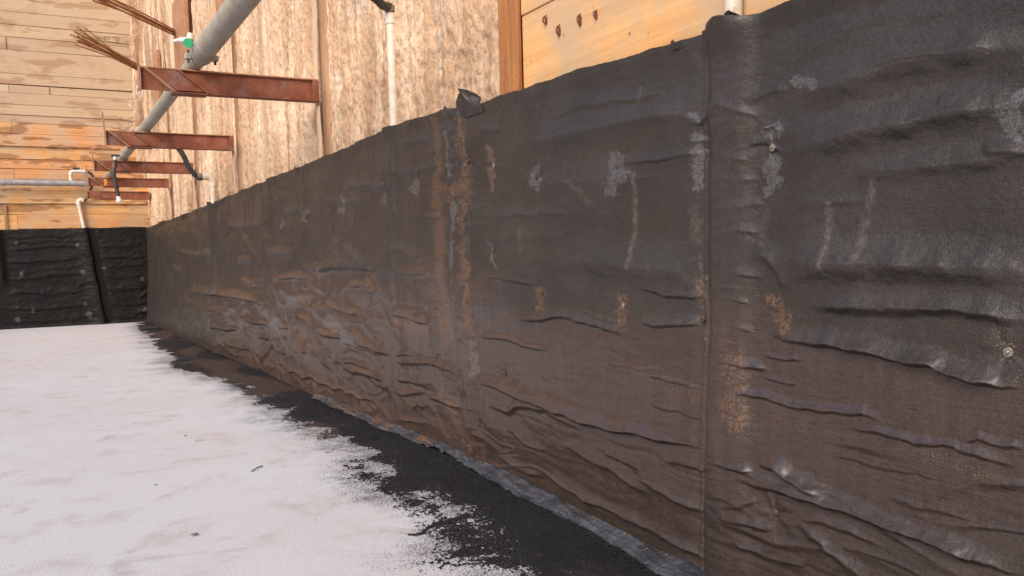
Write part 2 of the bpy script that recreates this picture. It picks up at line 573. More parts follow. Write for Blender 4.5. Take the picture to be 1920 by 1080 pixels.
def grid_mesh(name, X, Y, Z, mat, attrs=None, parent=None, mask=None, flip=False):
    """X,Y,Z are (rows, cols) arrays"""
    r, c = X.shape
    co = np.stack([X, Y, Z], -1).reshape(-1, 3).astype(np.float32)
    idx = np.arange(r * c).reshape(r, c)
    q = np.stack([idx[:-1, :-1], idx[:-1, 1:], idx[1:, 1:], idx[1:, :-1]], -1).reshape(-1, 4)
    if flip:
        q = q[:, ::-1]
    A = {a: np.asarray(v, np.float32).ravel() for a, v in (attrs or {}).items()}
    if mask is not None:
        q = q[mask.ravel()]
        used = np.unique(q)
        re = np.full(r * c, -1)
        re[used] = np.arange(len(used))
        co = co[used]
        q = re[q]
        A = {a: v[used] for a, v in A.items()}
    me = bpy.data.meshes.new(name)
    me.vertices.add(len(co))
    me.vertices.foreach_set('co', co.ravel())
    me.loops.add(q.size)
    me.loops.foreach_set('vertex_index', q.ravel().astype(np.int32))
    me.polygons.add(len(q))
    me.polygons.foreach_set('loop_start', np.arange(0, q.size, 4, dtype=np.int32))
    me.update(calc_edges=True)
    for a, v in A.items():
        at = me.attributes.new(a, 'FLOAT', 'POINT')
        at.data.foreach_set('value', v)
    me.shade_smooth()
    return link_mesh(name, me, mat, parent)


# tar outline on the slab, traced as distance from the wall foot
_te = [(930, 1075), (880, 1040), (845, 1000), (832, 965), (790, 945), (735, 930), (700, 905), (690, 868), (690, 850), (630, 822), (560, 790), (520, 765),
       (470, 735), (430, 712), (375, 700), (335, 690), (330, 672), (300, 648), (285, 632), (262, 618)]
_tp = np.array([on_z(*q) for q in _te])
_o = np.argsort(_tp[:, 1])
TY, TW = _tp[_o, 1], -_tp[_o, 0]
TY = np.concatenate([[-3, 1.5], TY, [24.4]])
TW = np.concatenate([[0.8, 0.85], TW, [0.3]])


def tar_field(x, y):
    """> 0 inside the tar"""
    wd = np.interp(y, TY, TW)
    d = wd + x + 0.045
    fs_ = 0.35 + 0.65 * sstep(14, 5, y)
    st = 0.16 * pn(x * 1.2, y * 2.6, 41) + 0.14 * fs_ * pn(x * 2.2, y * 9, 42) + 0.09 * fs_ * pn(x * 5, y * 30, 43)
    fi = 0.16 * pn(x * 26, y * 34, 44) + 0.36 * pn(x * 82, y * 82, 45)
    hole = sstep(0.0, 0.6, pn(x * 3.1, y * 2.2, 46)) * 0.22 + sstep(0.1, 0.5, pn(x * 7, y * 7, 47)) * 0.14 * sstep(11, 5, y)
    return d + st * 0.62 + fi * (0.35 + 0.65 * sstep(14, 5, y)) - hole


fx = np.concatenate([[XL, -10], np.arange(-7, -2, 0.25), np.arange(-2, 0.31, 0.04)])
fy = np.concatenate([[-14, -8], np.arange(-4, 24.7, 0.05)])
FXg, FYg = np.meshgrid(fx, fy)
spat = sstep(-0.75, 0.05, np.interp(FYg, TY, TW) + FXg + 0.25 * pn(FXg * 2, FYg * 2, 50))
spat *= np.interp(FYg, [0, 6, 9, 25], [1.0, 1.0, 1.0, 0.95])
fl = grid_mesh('floor', FXg, FYg, np.zeros_like(FXg), M['floor'], {'spatter': spat}, flip=False)
tag(fl, 'pale concrete floor slab of the pit with pinkish stains', 'floor', kind='structure')

# tar coat: a thin sheet with a ragged edge
ty = [1.2]
while ty[-1] < 24.3:
    ty.append(ty[-1] + 0.0052 * max(1.0, (ty[-1] / 4.2) ** 1.35))
ty = np.array(ty)
tx = np.arange(-1.35, 0.12, 0.0062)
TX, TYg = np.meshgrid(tx, ty)
fld = tar_field(TX, TYg)
# thin run of tar creeping out over the slab
px_, py_ = project(np.stack([TX, TYg, np.zeros_like(TX)], -1))


def poly_dist(PX, PY, pts):
    pts = np.array(pts, float)
    best = np.full(PX.shape, 1e9)
    sgn = np.zeros(PX.shape)
    par = np.zeros(PX.shape)
    L = np.concatenate([[0], np.cumsum(np.hypot(*np.diff(pts, axis=0).T))])
    for i in range(len(pts) - 1):
        a, b = pts[i], pts[i + 1]
        d = b - a
        l2 = d @ d + 1e-9
        t = np.clip(((PX - a[0]) * d[0] + (PY - a[1]) * d[1]) / l2, 0, 1)
        qx, qy = a[0] + t * d[0] - PX, a[1] + t * d[1] - PY
        ds = np.hypot(qx, qy)
        m_ = ds < best
        best = np.where(m_, ds, best)
        sgn = np.where(m_, np.sign(d[0] * (PY - a[1]) - d[1] * (PX - a[0])), sgn)
        par = np.where(m_, (L[i] + t * math.sqrt(l2)) / L[-1], par)
    return best, sgn, par


rd, _, rp = poly_dist(px_, py_, [(766, 1003), (778, 1004), (792, 1001), (800, 992), (815, 985), (840, 978), (880, 968)])
fld = np.maximum(fld, 0.04 * (1.6 + 2.2 * rp - rd) + 0.0)
fc = (fld[:-1, :-1] + fld[1:, 1:] + fld[:-1, 1:] + fld[1:, :-1]) / 4
tz = 0.004 + 0.006 * np.clip(fld * 4, 0, 1) * (0.6 + 0.6 * pn(TX * 60, TYg * 60, 52)) + 0.012 * sstep(-0.35, 0.0, TX) * np.clip(0.5 + pn(TX * 25, TYg * 25, 53), 0, 1)
mud = sstep(0.0, 0.35, pn(TX * 1.6, TYg * 0.7, 55) + 0.12 * pn(TX * 14, TYg * 14, 56) - 0.50 + 0.55 * sstep(5.0, 8.5, TYg))
grit_glint = np.clip(sstep(0.30, -0.02, fld) + 0.35 * sstep(-0.1, 0.3, pn(TX * 3, TYg * 3, 57)) * 0.6 + 0.10, 0, 1)
tar = grid_mesh('tar_coating', TX, TYg, tz, M['tar'], {'mud': mud, 'grit_glint': grit_glint}, mask=fc > 0)
tag(tar, 'black tar brushed along the foot of the black membrane with ragged edge', 'tar', kind='stuff')

# unseen pit sides: plain lagged walls, raised for warm bounce and to block sky
for nm, b, lb in (('unseen_side_wall', (XL - 0.3, XL, -14, YC + 0.4, -0.05, 7.5), 'unseen plain timber lagged wall on the open side of the pit'),
                  ('unseen_back_wall', (XL, 0.5, -14.3, -14, -0.05, 7.5), 'unseen plain timber lagged wall behind the viewer')):
    o = MB().box(*b).build(nm, M['shell'])
    tag(o, lb, 'wall', kind='structure')

# ---- right-hand retaining wall : shotcrete panel (beyond the rusty pile)
PILES = [8.86, 13.17, 16.83, 20.08]
sw = empty('shotcrete_wall', (0, 14, 0), 'rough tan sprayed concrete wall above the long black membrane', 'wall')
sy = [4.84]
while sy[-1] < 24.46:
    sy.append(sy[-1] + 0.016 * max(1, sy[-1] / 6.5))
sy = np.array(sy)
sz = np.concatenate([np.arange(2.36, 5.0, 0.018), np.arange(5.0, 9.6, 0.05)])
SY, SZ = np.meshgrid(sy, sz)
fs = 0.3 + 0.7 * sstep(7.5, 10, SY)
col = pn(SY * 1.1, SZ * 0.10, 61) * 0.05 + pn(SY * 3.3, SZ * 0.22, 62) * 0.035 * fs + pn(SY * 9, SZ * 0.5, 63) * 0.012 * fs
sx = 0.075 - col - 0.020 * fbm(SY * 7, SZ * 5, 3, 64) - 0.016 * np.clip(pn(SY * 24, SZ * 15, 65), -1, 0.5)
# shelves where one spraying pass ends against the next
for yy, d_ in ((6.05, .03), (7.6, -.025), (9.5, .04), (10.7, .03), (11.8, -.03), (14.2, .04), (15.6, .03), (18.2, .04), (21.5, .03)):
    e = yy + 0.06 * pn(SZ * 1.1, SZ * 0 + yy, 66) + 0.02 * pn(SZ * 7, SZ * 0 + yy, 67)
    sx = sx - d_ * sstep(0, 0.05, SY - e) * sstep(1.1, 0.3, SY - e)
dark_tone = np.zeros_like(SY)
for yp in PILES:
    dd = SY - yp
    sx = sx + 0.05 * np.exp(-(dd / 0.13) ** 2)
    dark_tone = np.maximum(dark_tone, np.exp(-((dd - 0.12) / 0.05) ** 2) * sstep(0.1, 0.5, 0.5 + fbm(SY * 8, SZ * 0.8, 3, 68)))
dark_tone = np.maximum(dark_tone, sstep(16.5, 21, SY) * sstep(3.9, 4.6, SZ) * sstep(-0.25, 0.1, pn(SY * 4, SZ * 0.4, 69)) * 0.8)
sx = np.maximum(sx, 0.006)
o = grid_mesh('concrete_face', sx, SY, SZ, M['shotcrete'], {'dark_tone': dark_tone}, parent=sw, flip=True)
MB().box(0.20, 0.5, 4.84, 25.2, -0.05, 9.6).build('wall_backing', M['shotcrete'], sw)

# soldier piles
PG = 'soldier piles set into the right wall'
pl = empty('soldier_pile', (0.0, 4.75, 0), 'orange rusted steel pile between fresh boards and the rough concrete', 'steel pile', PG)
MB().box(-0.012, 0.022, 4.625, 4.865, 2.38, 9.6).build('flange', M['rust_orange'], pl, bevel=0.006)
MB().box(0.023, 0.16, 4.735, 4.76, 2.38, 9.6).build('web', M['rust_orange'], pl)
for i, yp in enumerate(PILES):
    lb = ['mud coated pile strip behind the nearest rusty bracket', 'mud coated pile strip behind the second rusty bracket',
          'mud coated pile strip behind the third rusty bracket', 'mud coated pile strip behind the fourth rusty bracket'][i]
    p = empty('soldier_pile', (0.03, yp, 0), lb, 'steel pile', PG)
    zz = np.linspace(2.38, 9.5, 60)
    yy = np.linspace(-0.075, 0.075, 7)
    A, B = np.meshgrid(yy, zz)
    xx = 0.012 - 0.012 * pn(A * 14, B * 1.4 + i * 7, 71) - 0.02 * np.exp(-(A / 0.05) ** 2)
    grid_mesh('flange', xx, yp + A + 0.012 * pn(B * 1.2, B * 0 + i, 72), B, M['rust_pile'], parent=p, flip=True)
    MB().box(0.06, 0.15, yp - 0.01, yp + 0.01, 2.38, 9.5).build('web', M['rust_pile'], p)

# ---- near lagging: boards between the first pile and the viewer
tw = empty('timber_lagging_wall', (0.05, 1.5, 0), 'fresh orange timber lagging above the near end of the black membrane', 'wall')
zb = [0.0, 0.33, 0.66, 0.99, 1.32, 1.64, 1.97, 2.30, 2.955, 3.28, 3.6, 3.93, 4.25, 4.58]
for i in range(5, len(zb) - 1):
    o = MB().box(0.02 + rnd.uniform(-.004, .006), 0.10, -4.0, 4.62, zb[i] + 0.002, zb[i + 1] - 0.002).build('board', M['wood_near'], tw, bevel=0.004)
MB().box(0.21, 0.5, -4.0, 4.62, -0.05, 4.6).build('wall_backing', M['shell'], tw)
# torn rusty spikes left in the top boards
for i, (x, y, ln) in enumerate(((1022, 38, .030), (1047, 58, .036), (1086, 38, .036), (1116, 28, .026))):
    P = on_x(x, y, 0.012)
    mb = MB()
    mb.tube([(0.022, P[1] - .002, P[2] + ln), (0.002, P[1] + .001, P[2] + ln * .5), (-0.003, P[1] - .003 * i, P[2] - ln * .2), (0.014, P[1] - .004, P[2] - ln * 1.1)], [.003, .006, .007, .002], 5)
    mb.tube([(0.024, P[1] + .016 - .004 * i, P[2] + ln * .8), (0.006, P[1] + .006, P[2] + ln * .35), (-0.002, P[1], P[2])], [.002, .004, .004], 5)
    mb.box(0.016, 0.0225, P[1] - .009, P[1] + .006, P[2] - ln * .7, P[2] + ln * .5)
    o = mb.build('bent_spike', M['rust_beam'])
    tag(o, ['bent rusty spike in the fresh board, farthest left and nearest the rusted pile', 'lowest bent rusty spike in the fresh board', 'thick bent rusty spike in the fresh board, third from the rusted pile',
            'short bent rusty spike in the fresh board, farthest from the rusted pile'][i], 'spike', 'bent spikes in the fresh boards')

# ---- end wall: timber boards
ew = empty('timber_end_wall', (-4, YC, 0), 'tall end wall of stacked horizontal timber boards', 'wall')
pys = [520, 490, 460, 430, 402, 379, 356, 336, 316, 298, 271, 250, 230, 214, 195, 173, 158, 137, 116, 92, 68, 45, 20, -4, -28, -52, -78]
zs = [float(on_y(8, y, YC)[2]) for y in pys]
zs = [0.0, 0.5, 1.0] + zs
for i in range(len(zs) - 1):
    z0, z1 = zs[i], zs[i + 1]
    upper = z0 > 4.85
    cuts = [-8.0, -5.6]
    if i % 4 == 2:
        cuts.append(-2.98 + rnd.uniform(-.01, .01))
    if i == 18:
        cuts.append(-2.1)
    cuts.append(0.1)
    gap = 0.016 if abs(z0 - float(on_y(8, 158, YC)[2])) < 0.05 else 0.006
    for a, b in zip(cuts[:-1], cuts[1:]):
        dz = rnd.uniform(-0.006, 0.006)
        yf = YC + rnd.uniform(-0.016, 0.014)
        sag = rnd.uniform(-0.010, 0.010)
        mb = MB()
        x0, x1 = a + 0.003, b - 0.003
        mb.quad8([(x0, yf, z0 + gap), (x1, yf, z0 + gap + sag), (x1, YC + .08, z0 + gap + sag), (x0, YC + .08, z0 + gap),
                  (x0, yf, z1 + dz * .3), (x1, yf, z1 + sag * .8), (x1, YC + .08, z1 + sag * .8), (x0, YC + .08, z1 + dz * .3)])
        mb.build('board', M['wood_far_dusty'] if upper else M['wood_far'], ew, bevel=0.006)
MB().box(XL, 0.3, YC + 0.09, YC + 0.5, -0.05, 9.6).build('wall_backing', M['shell'], ew)
MB().box(XL, -8.0, YC, YC + 0.085, -0.05, 9.0).build('board', M['wood_far'], ew)
# upright timber at the far left of the boards
P0, P1 = on_y(10, 390, YC), on_y(14, 430, YC)
MB().box(P0[0] - 0.03, P0[0] + 0.02, YC - 0.045, YC - 0.02, 2.2, P0[2] + 0.1).build('batten', M['rust_edge'], ew)
# ledge strips (dark long joint)
for py in (271, 379):
    z = float(on_y(8, py, YC)[2])
    MB().box(-8, -0.6 if py == 271 else 0.0, YC - 0.06, YC - 0.017, z - 0.028, z + 0.016).build('ledge_strip', M['wood_far'], ew)

# sprayed concrete overspill lapping on to the boards at the corner
oz = np.linspace(3.55, 9.5, 330)
ox = np.linspace(0, 1, 26)
OX, OZ = np.meshgrid(ox, oz)
wid = 0.26 + 0.05 * pn(oz * 1.3, oz * 0, 81) + 0.03 * pn(oz * 6, oz * 0, 82)
for py, amp, hw in ((75, 1.55, 0.10), (108, .40, .07), (182, .12, .18), (196, .18, .12), (222, 0.45, 0.07), (240, .75, 0.10), (262, .3, .05)):
    zc = float(on_y(220, py, YC)[2])
    wid = wid + amp * np.clip(1 - np.abs((oz - zc) / hw) ** 1.5, 0, 1) * (0.8 + 0.4 * pn(oz * 20, oz * 0, 83))
wid *= np.clip((oz - 3.55) / 0.6, 0.05, 1)
OXX = 0.09 - OX * wid[:, None]
th = 0.03 * np.clip((1 - OX) * 6, 0, 1) ** 0.5 * (0.6 + 0.5 * fbm(OXX * 9, OZ * 5, 3, 84) + 0.25)
o = grid_mesh('concrete_overspill', OXX, YC - 0.008 - th, OZ, M['shotcrete'], {'dark_tone': np.full_like(OZ, 0.75) * (0.7 + 0.6 * pn(OXX * 5, OZ * 2, 85))}, parent=sw, flip=True)

# ------------------------------------------------------------------ the membrane on the right wall
yb_ = [(-3, -0.05), (2.6, -0.055), (3.132, -0.053), (3.511, -0.037), (4.619, 0.045), (5.633, 0.085), (7.12, 0.060), (9.153, -0.006), (11.931, -0.003), (15.192, -0.066), (19, -0.085), (24.5, -0.095)]
zt_ = [(-3, 2.435), (1.57, 2.437), (2.43, 2.453), (2.70, 2.464), (2.80, 2.48), (2.95, 2.452), (3.707, 2.478), (4.866, 2.504), (5.25, 2.50), (5.49, 2.530), (5.75, 2.56), (6.766, 2.575), (9.733, 2.536), (14.6, 2.500), (14.9, 2.505),
       (15.3, 2.49), (19, 2.465), (21, 2.49), (23.4, 2.463), (24.5, 2.47)]
yb_, zt_ = np.array(yb_), np.array(zt_)

pxs = np.concatenate([np.arange(1985, 284, -1.75)])
my = np.array([on_x(p, 520)[1] for p in pxs])
my = my[my < YC - 0.06]
pre = np.linspace(-3.0, my[0], 70)[:-1]
my = np.concatenate([pre, my, [YC - 0.04]])
mv = np.linspace(0, 1, 560)
MY, MVv = np.meshgrid(my, mv)
zt = np.interp(MY, zt_[:, 0], zt_[:, 1]) + 0.016 * pn(MY * 2.2, MY * 0, 90) + 0.007 * pn(MY * 6, MY * 0, 91) + 0.0025 * pn(MY * 21, MY * 0, 92)
MZ = MVv * zt
xb = np.interp(MY, yb_[:, 0], yb_[:, 1]) * (1 - sstep(0.0, 1.6, MZ))
BX = -0.030 + xb
IX, IY = project(np.stack([BX, MY, MZ], -1))
IX = np.where(MY < 1.2, 2600 - MY * 200, IX)      # outside the picture: keep the traced features away
# organic waviness of traced lines
wf = np.interp(IX, [300, 900], [0.45, 1.0])
JX = IX + wf * 5.0 * fbm(IX / 55, IY / 55, 3, 101)
JY = IY + wf * 3.2 * fbm(IX / 40, IY / 40, 3, 102)
D = np.zeros_like(MY)             # outward displacement (metres)
# metres per photo pixel (vertical) at each column, so that traced widths keep their real size
Rr, Cc = MY.shape


def local(pts, pad):
    p = np.array(pts, float)
    cm = (IX[Rr // 2] > p[:, 0].min() - pad - 30) & (IX[Rr // 2] < p[:, 0].max() + pad + 30)
    js = np.where(cm)[0]
    if len(js) == 0:
        return None
    j0, j1 = js[0], js[-1] + 1
    sub = IY[:, j0:j1]
    rm = ((sub > p[:, 1].min() - pad - 10) & (sub < p[:, 1].max() + pad + 10)).any(1)
    is_ = np.where(rm)[0]
    if len(is_) == 0:
        return None
    return slice(is_[0], is_[-1] + 1), slice(j0, j1)


def fold(pts, amp, wu, wl, taper=0.26):
    """a fold of the felt: gentle slope on its upper side, tucked in sharply below"""
    pad = max(wu, wl) * 3
    s = local(pts, pad)
    if s is None:
        return
    if pts[0][0] > pts[-1][0]:
        pts = pts[::-1]
    d, sg, t = poly_dist(JX[s], JY[s], pts)
    lin = np.clip(1 - d / (2.0 * wu), 0, 1)
    prof = np.where(sg > 0, np.exp(-(d / wl) ** 2), lin ** 1.75)
    tp = sstep(0, taper, t) * sstep(0, taper, 1 - t)
    tp = np.where(t <= 0, 0, np.where(t >= 1, 0, tp))
    ln_ = np.hypot(*np.diff(np.array(pts, float), axis=0).T).sum()
    var = 0.88 + 0.30 * pn(t * ln_ / 70, t * 0 + pts[0][0], 103)
    D[s] += amp * prof * tp * var


B = 0.001
FOLDS = [
    # far stretch
    ([(340, 542), (365, 545), (385, 550), (405, 550), (430, 555), (465, 562), (500, 565)], 40, 9, 3),
    ([(452, 595), (477, 605), (505, 607)], 30, 7, 3), ([(485, 632), (510, 635)], 25, 6, 3), ([(440, 490), (477, 487)], 22, 7, 5),
    ([(457, 437), (472, 470), (480, 485)], 20, 6, 4), ([(495, 475), (515, 472), (540, 475), (555, 487)], 25, 9, 6), ([(610, 477), (630, 465), (640, 447)], 22, 8, 6),
    ([(642, 457), (665, 485), (685, 500)], 22, 8, 6), ([(560, 500), (603, 503), (627, 498), (665, 498), (735, 505)], 32, 16, 9), ([(450, 520), (465, 530), (480, 532)], 20, 6, 3),
    ([(420, 420), (460, 425), (500, 418)], 22, 9, 6), ([(520, 400), (560, 395), (600, 402)], 22, 10, 7), ([(640, 350), (690, 345), (730, 352)], 22, 12, 8),
    ([(600, 372), (650, 380), (690, 372)], 18, 10, 7), ([(330, 470), (370, 478), (410, 470)], 25, 7, 4), ([(350, 575), (385, 582), (420, 580)], 30, 6, 3),
    ([(395, 610), (425, 618), (450, 616)], 30, 6, 3), ([(320, 500), (345, 505)], 25, 5, 3), ([(415, 640), (440, 650), (470, 655)], 25, 6, 3),
    # between the far seam and the middle seam
    ([(507, 522), (557, 520), (580, 525), (607, 550)], 26, 10, 4), ([(607, 562), (627, 577), (653, 587), (682, 585)], 28, 9, 3.5), ([(650, 537), (680, 535), (693, 545), (714, 548)], 24, 8, 4),
    ([(703, 527), (723, 543), (745, 577)], 20, 8, 4), ([(653, 620), (680, 643), (713, 657), (735, 664)], 36, 11, 4), ([(543, 600), (560, 593), (577, 600), (593, 620), (613, 628), (637, 633), (648, 626)], 34, 8, 3.5),
    ([(520, 612), (540, 613), (549, 602)], 25, 6, 3), ([(522, 633), (505, 655), (490, 682)], 24, 6, 4), ([(522, 633), (530, 650), (538, 668)], 24, 5, 4), ([(552, 617), (556, 640), (564, 668)], 26, 6, 4),
    ([(583, 637), (577, 650), (569, 665)], 22, 6, 4), ([(583, 637), (596, 660), (614, 688)], 28, 6, 4), ([(590, 632), (610, 655), (625, 675)], 22, 5, 3), ([(637, 680), (667, 680), (699, 692)], 30, 10, 4),
    ([(625, 668), (650, 690), (690, 702), (722, 712)], 26, 8, 4), ([(630, 590), (650, 600), (690, 605)], 12, 6, 3),
    ([(505, 670), (517, 683), (530, 684), (545, 697), (557, 696), (570, 709), (585, 705), (600, 720), (612, 719), (625, 730), (640, 727), (652, 737), (667, 737), (680, 748), (693, 746), (713, 762), (733, 773)], 24, 5, 3),
    ([(710, 717), (729, 728)], 22, 6, 3), ([(540, 570), (600, 575), (670, 590), (735, 600)], 10, 4, 2.5), ([(640, 640), (690, 655), (736, 668)], 12, 4, 2.5),
    # middle seam to the pile strip
    ([(740, 733), (763, 740), (800, 732)], 20, 8, 4), ([(740, 710), (770, 713), (793, 720), (803, 732)], 24, 11, 4), ([(740, 663), (775, 666), (800, 664)], 12, 6, 3),
    ([(740, 586), (767, 593), (790, 603), (813, 604)], 34, 11, 3.5), ([(740, 672), (763, 680), (807, 680), (833, 685), (857, 698), (870, 708)], 22, 9, 4), ([(798, 747), (827, 747), (847, 757), (869, 762)], 26, 9, 4),
    ([(733, 327), (773, 320), (826, 309)], 18, 9, 6), ([(793, 408), (829, 405)], 16, 7, 4), ([(737, 470), (757, 466), (773, 477), (789, 492)], 24, 12, 6), ([(735, 505), (770, 512), (815, 505)], 18, 12, 7),
    ([(745, 785), (775, 790), (800, 797)], 18, 6, 3), ([(770, 765), (783, 757), (795, 767)], 20, 6, 4), ([(805, 575), (822, 578), (833, 590)], 18, 7, 4), ([(745, 268), (790, 262), (815, 270)], 14, 12, 8),
    # main panel
    ([(862, 703), (897, 717), (923, 722), (973, 743), (1033, 765), (1100, 789), (1140, 800), (1207, 813), (1280, 831), (1336, 838)], 36, 14, 4.5),
    ([(885, 625), (923, 633), (973, 643), (1043, 661)], 18, 8, 3.5), ([(895, 517), (937, 518), (980, 528), (1018, 537)], 15, 12, 5), ([(955, 602), (987, 595), (1013, 600), (1040, 593), (1073, 597), (1120, 609), (1167, 621), (1195, 622)], 24, 15, 5),
    ([(1195, 598), (1233, 607), (1273, 610), (1318, 602)], 24, 14, 5), ([(903, 750), (923, 763), (953, 773), (967, 763), (990, 760), (1027, 770), (1067, 790), (1100, 804)], 26, 10, 5), ([(900, 755), (913, 790), (932, 812)], 20, 8, 5),
    ([(893, 808), (917, 827), (949, 848)], 22, 9, 5), ([(931, 845), (957, 870), (990, 883), (1027, 894)], 26, 10, 5), ([(1006, 878), (1040, 900), (1073, 920), (1107, 940), (1160, 963), (1217, 995)], 30, 11, 5),
    ([(1053, 828), (1107, 860), (1147, 880), (1180, 907), (1230, 932)], 28, 13, 6), ([(1183, 888), (1227, 913), (1267, 937), (1336, 962)], 24, 12, 6), ([(951, 798), (973, 817), (993, 833), (1026, 844)], 18, 8, 4),
    ([(1165, 962), (1223, 997), (1280, 1023), (1336, 1052)], 26, 11, 6), ([(1130, 848), (1160, 860), (1204, 882)], 14, 9, 4), ([(1190, 538), (1267, 553), (1335, 558)], 20, 16, 5),
    ([(1018, 231), (1050, 217), (1083, 200), (1133, 192), (1200, 183), (1255, 169)], 16, 16, 6), ([(950, 268), (1000, 263), (1067, 253), (1167, 230), (1200, 222), (1267, 213), (1316, 226)], 40, 32, 22),
    ([(1150, 307), (1200, 303), (1283, 290), (1333, 286)], 18, 14, 6), ([(1290, 264), (1333, 262)], 18, 9, 4), ([(878, 404), (930, 405), (980, 403), (1047, 400), (1100, 394)], 14, 14, 5),
    ([(890, 268), (913, 243), (944, 239)], 22, 11, 8), ([(878, 398), (907, 383)], 14, 9, 6), ([(1120, 612), (1180, 632), (1240, 640)], 9, 8, 4), ([(1200, 700), (1270, 715), (1335, 735)], 10, 9, 4),
    ([(1210, 752), (1280, 772), (1336, 790)], 10, 9, 4), ([(1130, 680), (1200, 690), (1260, 697)], 8, 8, 4), ([(930, 500), (1000, 492), (1100, 488), (1200, 500), (1330, 520)], 42, 45, 34),
    ([(960, 340), (1050, 345), (1130, 335), (1250, 330)], 14, 24, 14), ([(900, 455), (980, 440), (1060, 446)], 12, 20, 12), ([(1240, 860), (1290, 872), (1336, 884)], 14, 10, 5),
    # right hand panel
    ([(1343, 735), (1397, 735), (1447, 750), (1497, 763), (1563, 772), (1613, 773), (1647, 785), (1678, 793)], 22, 11, 5), ([(1568, 791), (1613, 803), (1680, 817), (1720, 830), (1780, 835), (1813, 848), (1863, 860), (1935, 884)], 16, 11, 5),
    ([(1790, 832), (1833, 823), (1873, 833), (1935, 842)], 15, 10, 5), ([(1343, 865), (1383, 878), (1416, 886)], 28, 13, 5), ([(1420, 878), (1434, 870), (1455, 872), (1480, 893), (1513, 913), (1552, 935)], 36, 15, 7),
    ([(1345, 887), (1413, 902), (1467, 918), (1513, 933), (1563, 950), (1613, 967), (1680, 990), (1747, 1013), (1813, 1043), (1945, 1085)], 40, 18, 6.5), ([(1345, 966), (1397, 980), (1457, 993)], 28, 14, 6),
    ([(1376, 983), (1440, 1013), (1497, 1031)], 16, 12, 6), ([(1490, 972), (1533, 1007), (1567, 1040), (1616, 1079), (1640, 1100)], 26, 12, 9), ([(1487, 965), (1547, 980), (1613, 1003), (1662, 1021)], 18, 14, 7),
    ([(1345, 951), (1390, 947), (1440, 932)], 14, 9, 6), ([(1345, 1002), (1380, 1017), (1430, 1040), (1518, 1064)], 18, 14, 6), ([(1423, 622), (1453, 622), (1470, 635), (1513, 640), (1563, 647), (1613, 655), (1663, 667), (1707, 677), (1747, 683), (1780, 697), (1830, 713), (1940, 728)], 40, 20, 6),
    ([(1345, 556), (1380, 560), (1416, 568)], 16, 9, 4), ([(1338, 560), (1347, 542), (1373, 538), (1400, 540)], 20, 9, 5), ([(1410, 471), (1447, 483), (1467, 510), (1482, 552)], 26, 22, 14), ([(1440, 485), (1547, 493), (1647, 493), (1747, 497), (1960, 505)], 55, 42, 40),
    ([(1480, 570), (1580, 573), (1680, 577), (1780, 577), (1830, 583), (1960, 606)], 36, 30, 14), ([(1340, 658), (1360, 677), (1390, 683), (1446, 693)], 24, 11, 5), ([(1423, 663), (1460, 670), (1510, 674)], 14, 9, 4),
    ([(1420, 704), (1467, 717), (1500, 722)], 14, 9, 4), ([(1470, 186), (1560, 163), (1613, 147), (1680, 123), (1780, 103), (1847, 90), (1950, 76)], 42, 40, 30), ([(1460, 285), (1547, 267), (1613, 250), (1713, 230), (1780, 213), (1950, 184)], 50, 40, 28),
    ([(1276, 219), (1313, 230), (1337, 217), (1357, 197), (1380, 203), (1434, 221)], 26, 11, 6), ([(1400, 193), (1440, 172), (1480, 165)], 18, 12, 7), ([(1405, 269), (1440, 268), (1470, 282)], 24, 12, 5), ([(1430, 245), (1452, 238), (1470, 248)], 22, 9, 6),
    ([(1560, 318), (1650, 322), (1740, 312), (1950, 290)], 26, 34, 20), ([(1340, 395), (1390, 385), (1440, 383)], 14, 10, 6), ([(1345, 440), (1400, 432), (1440, 436)], 12, 10, 5), ([(1345, 520), (1390, 512), (1440, 516)], 14, 10, 5),
    ([(1480, 385), (1560, 380), (1640, 375)], 10, 18, 8), ([(1840, 280), (1880, 282), (1950, 290)], 24, 20, 12), ([(1620, 128), (1700, 108), (1800, 96)], 12, 12, 6), ([(1350, 610), (1380, 613), (1425, 622)], 12, 8, 4), ([(1345, 300), (1380, 296), (1420, 300)], 12, 9, 5),
    ([(1345, 330), (1385, 340), (1430, 335)], 10, 8, 5), ([(1500, 840), (1600, 862), (1700, 885), (1800, 905)], 8, 10, 5), ([(1650, 930), (1750, 955), (1850, 985)], 8, 10, 5),
]
for pts, a, wu, wl in FOLDS:
    far = 1.0 + 0.15 * sstep(760, 400, np.array(np.mean([p[0] for p in pts])))
    if wu >= 30:
        a *= 1.15
    elif a >= 32:
        a, wu = a * 1.3, wu * 1.2
    fold(pts, a * B * float(far) * np.interp(pts[0][0], [300, 800, 1300], [1.1, 1.0, 0.85]), wu * 0.8, wl * 0.85)

# the conduits buried behind the felt push it out in upright ridges
for yc, a, wn, wf in ((2.80, 0.030, 0.145, 0.09), (6.70, 0.022, 0.06, 0.12), (14.76, 0.085, 0.10, 0.09), (10.9, .02, .08, .08)):
    d = MY - yc + 0.012 * pn(MZ * 2.5, MZ * 0 + yc, 104)
    prof = np.where(d < 0, np.exp(-(np.abs(d) / wn) ** 4), np.exp(-(np.abs(d) / wf) ** 3))
    if yc < 3:
        D *= 1 - 0.55 * np.exp(-(d / 0.12) ** 4)
    D += a * prof * (0.75 + 0.25 * sstep(0.2, 1.2, MZ)) * (1 + 0.10 * pn(MZ * 4, MY, 105))
# pile strip
d = MY - 5.50 + 0.02 * pn(MZ * 2, MZ * 0, 106)
D += 0.010 * np.exp(-(d / 0.20) ** 4) * ridged(MY * 11, MZ * 2.5, 107) + 0.007 * np.exp(-(d / 0.22) ** 4) * fbm(MY * 16, MZ * 12, 3, 108)
D += 0.020 * np.exp(-(d / 0.16) ** 4) + 0.012 * np.exp(-((d - 0.02) / 0.05) ** 2)

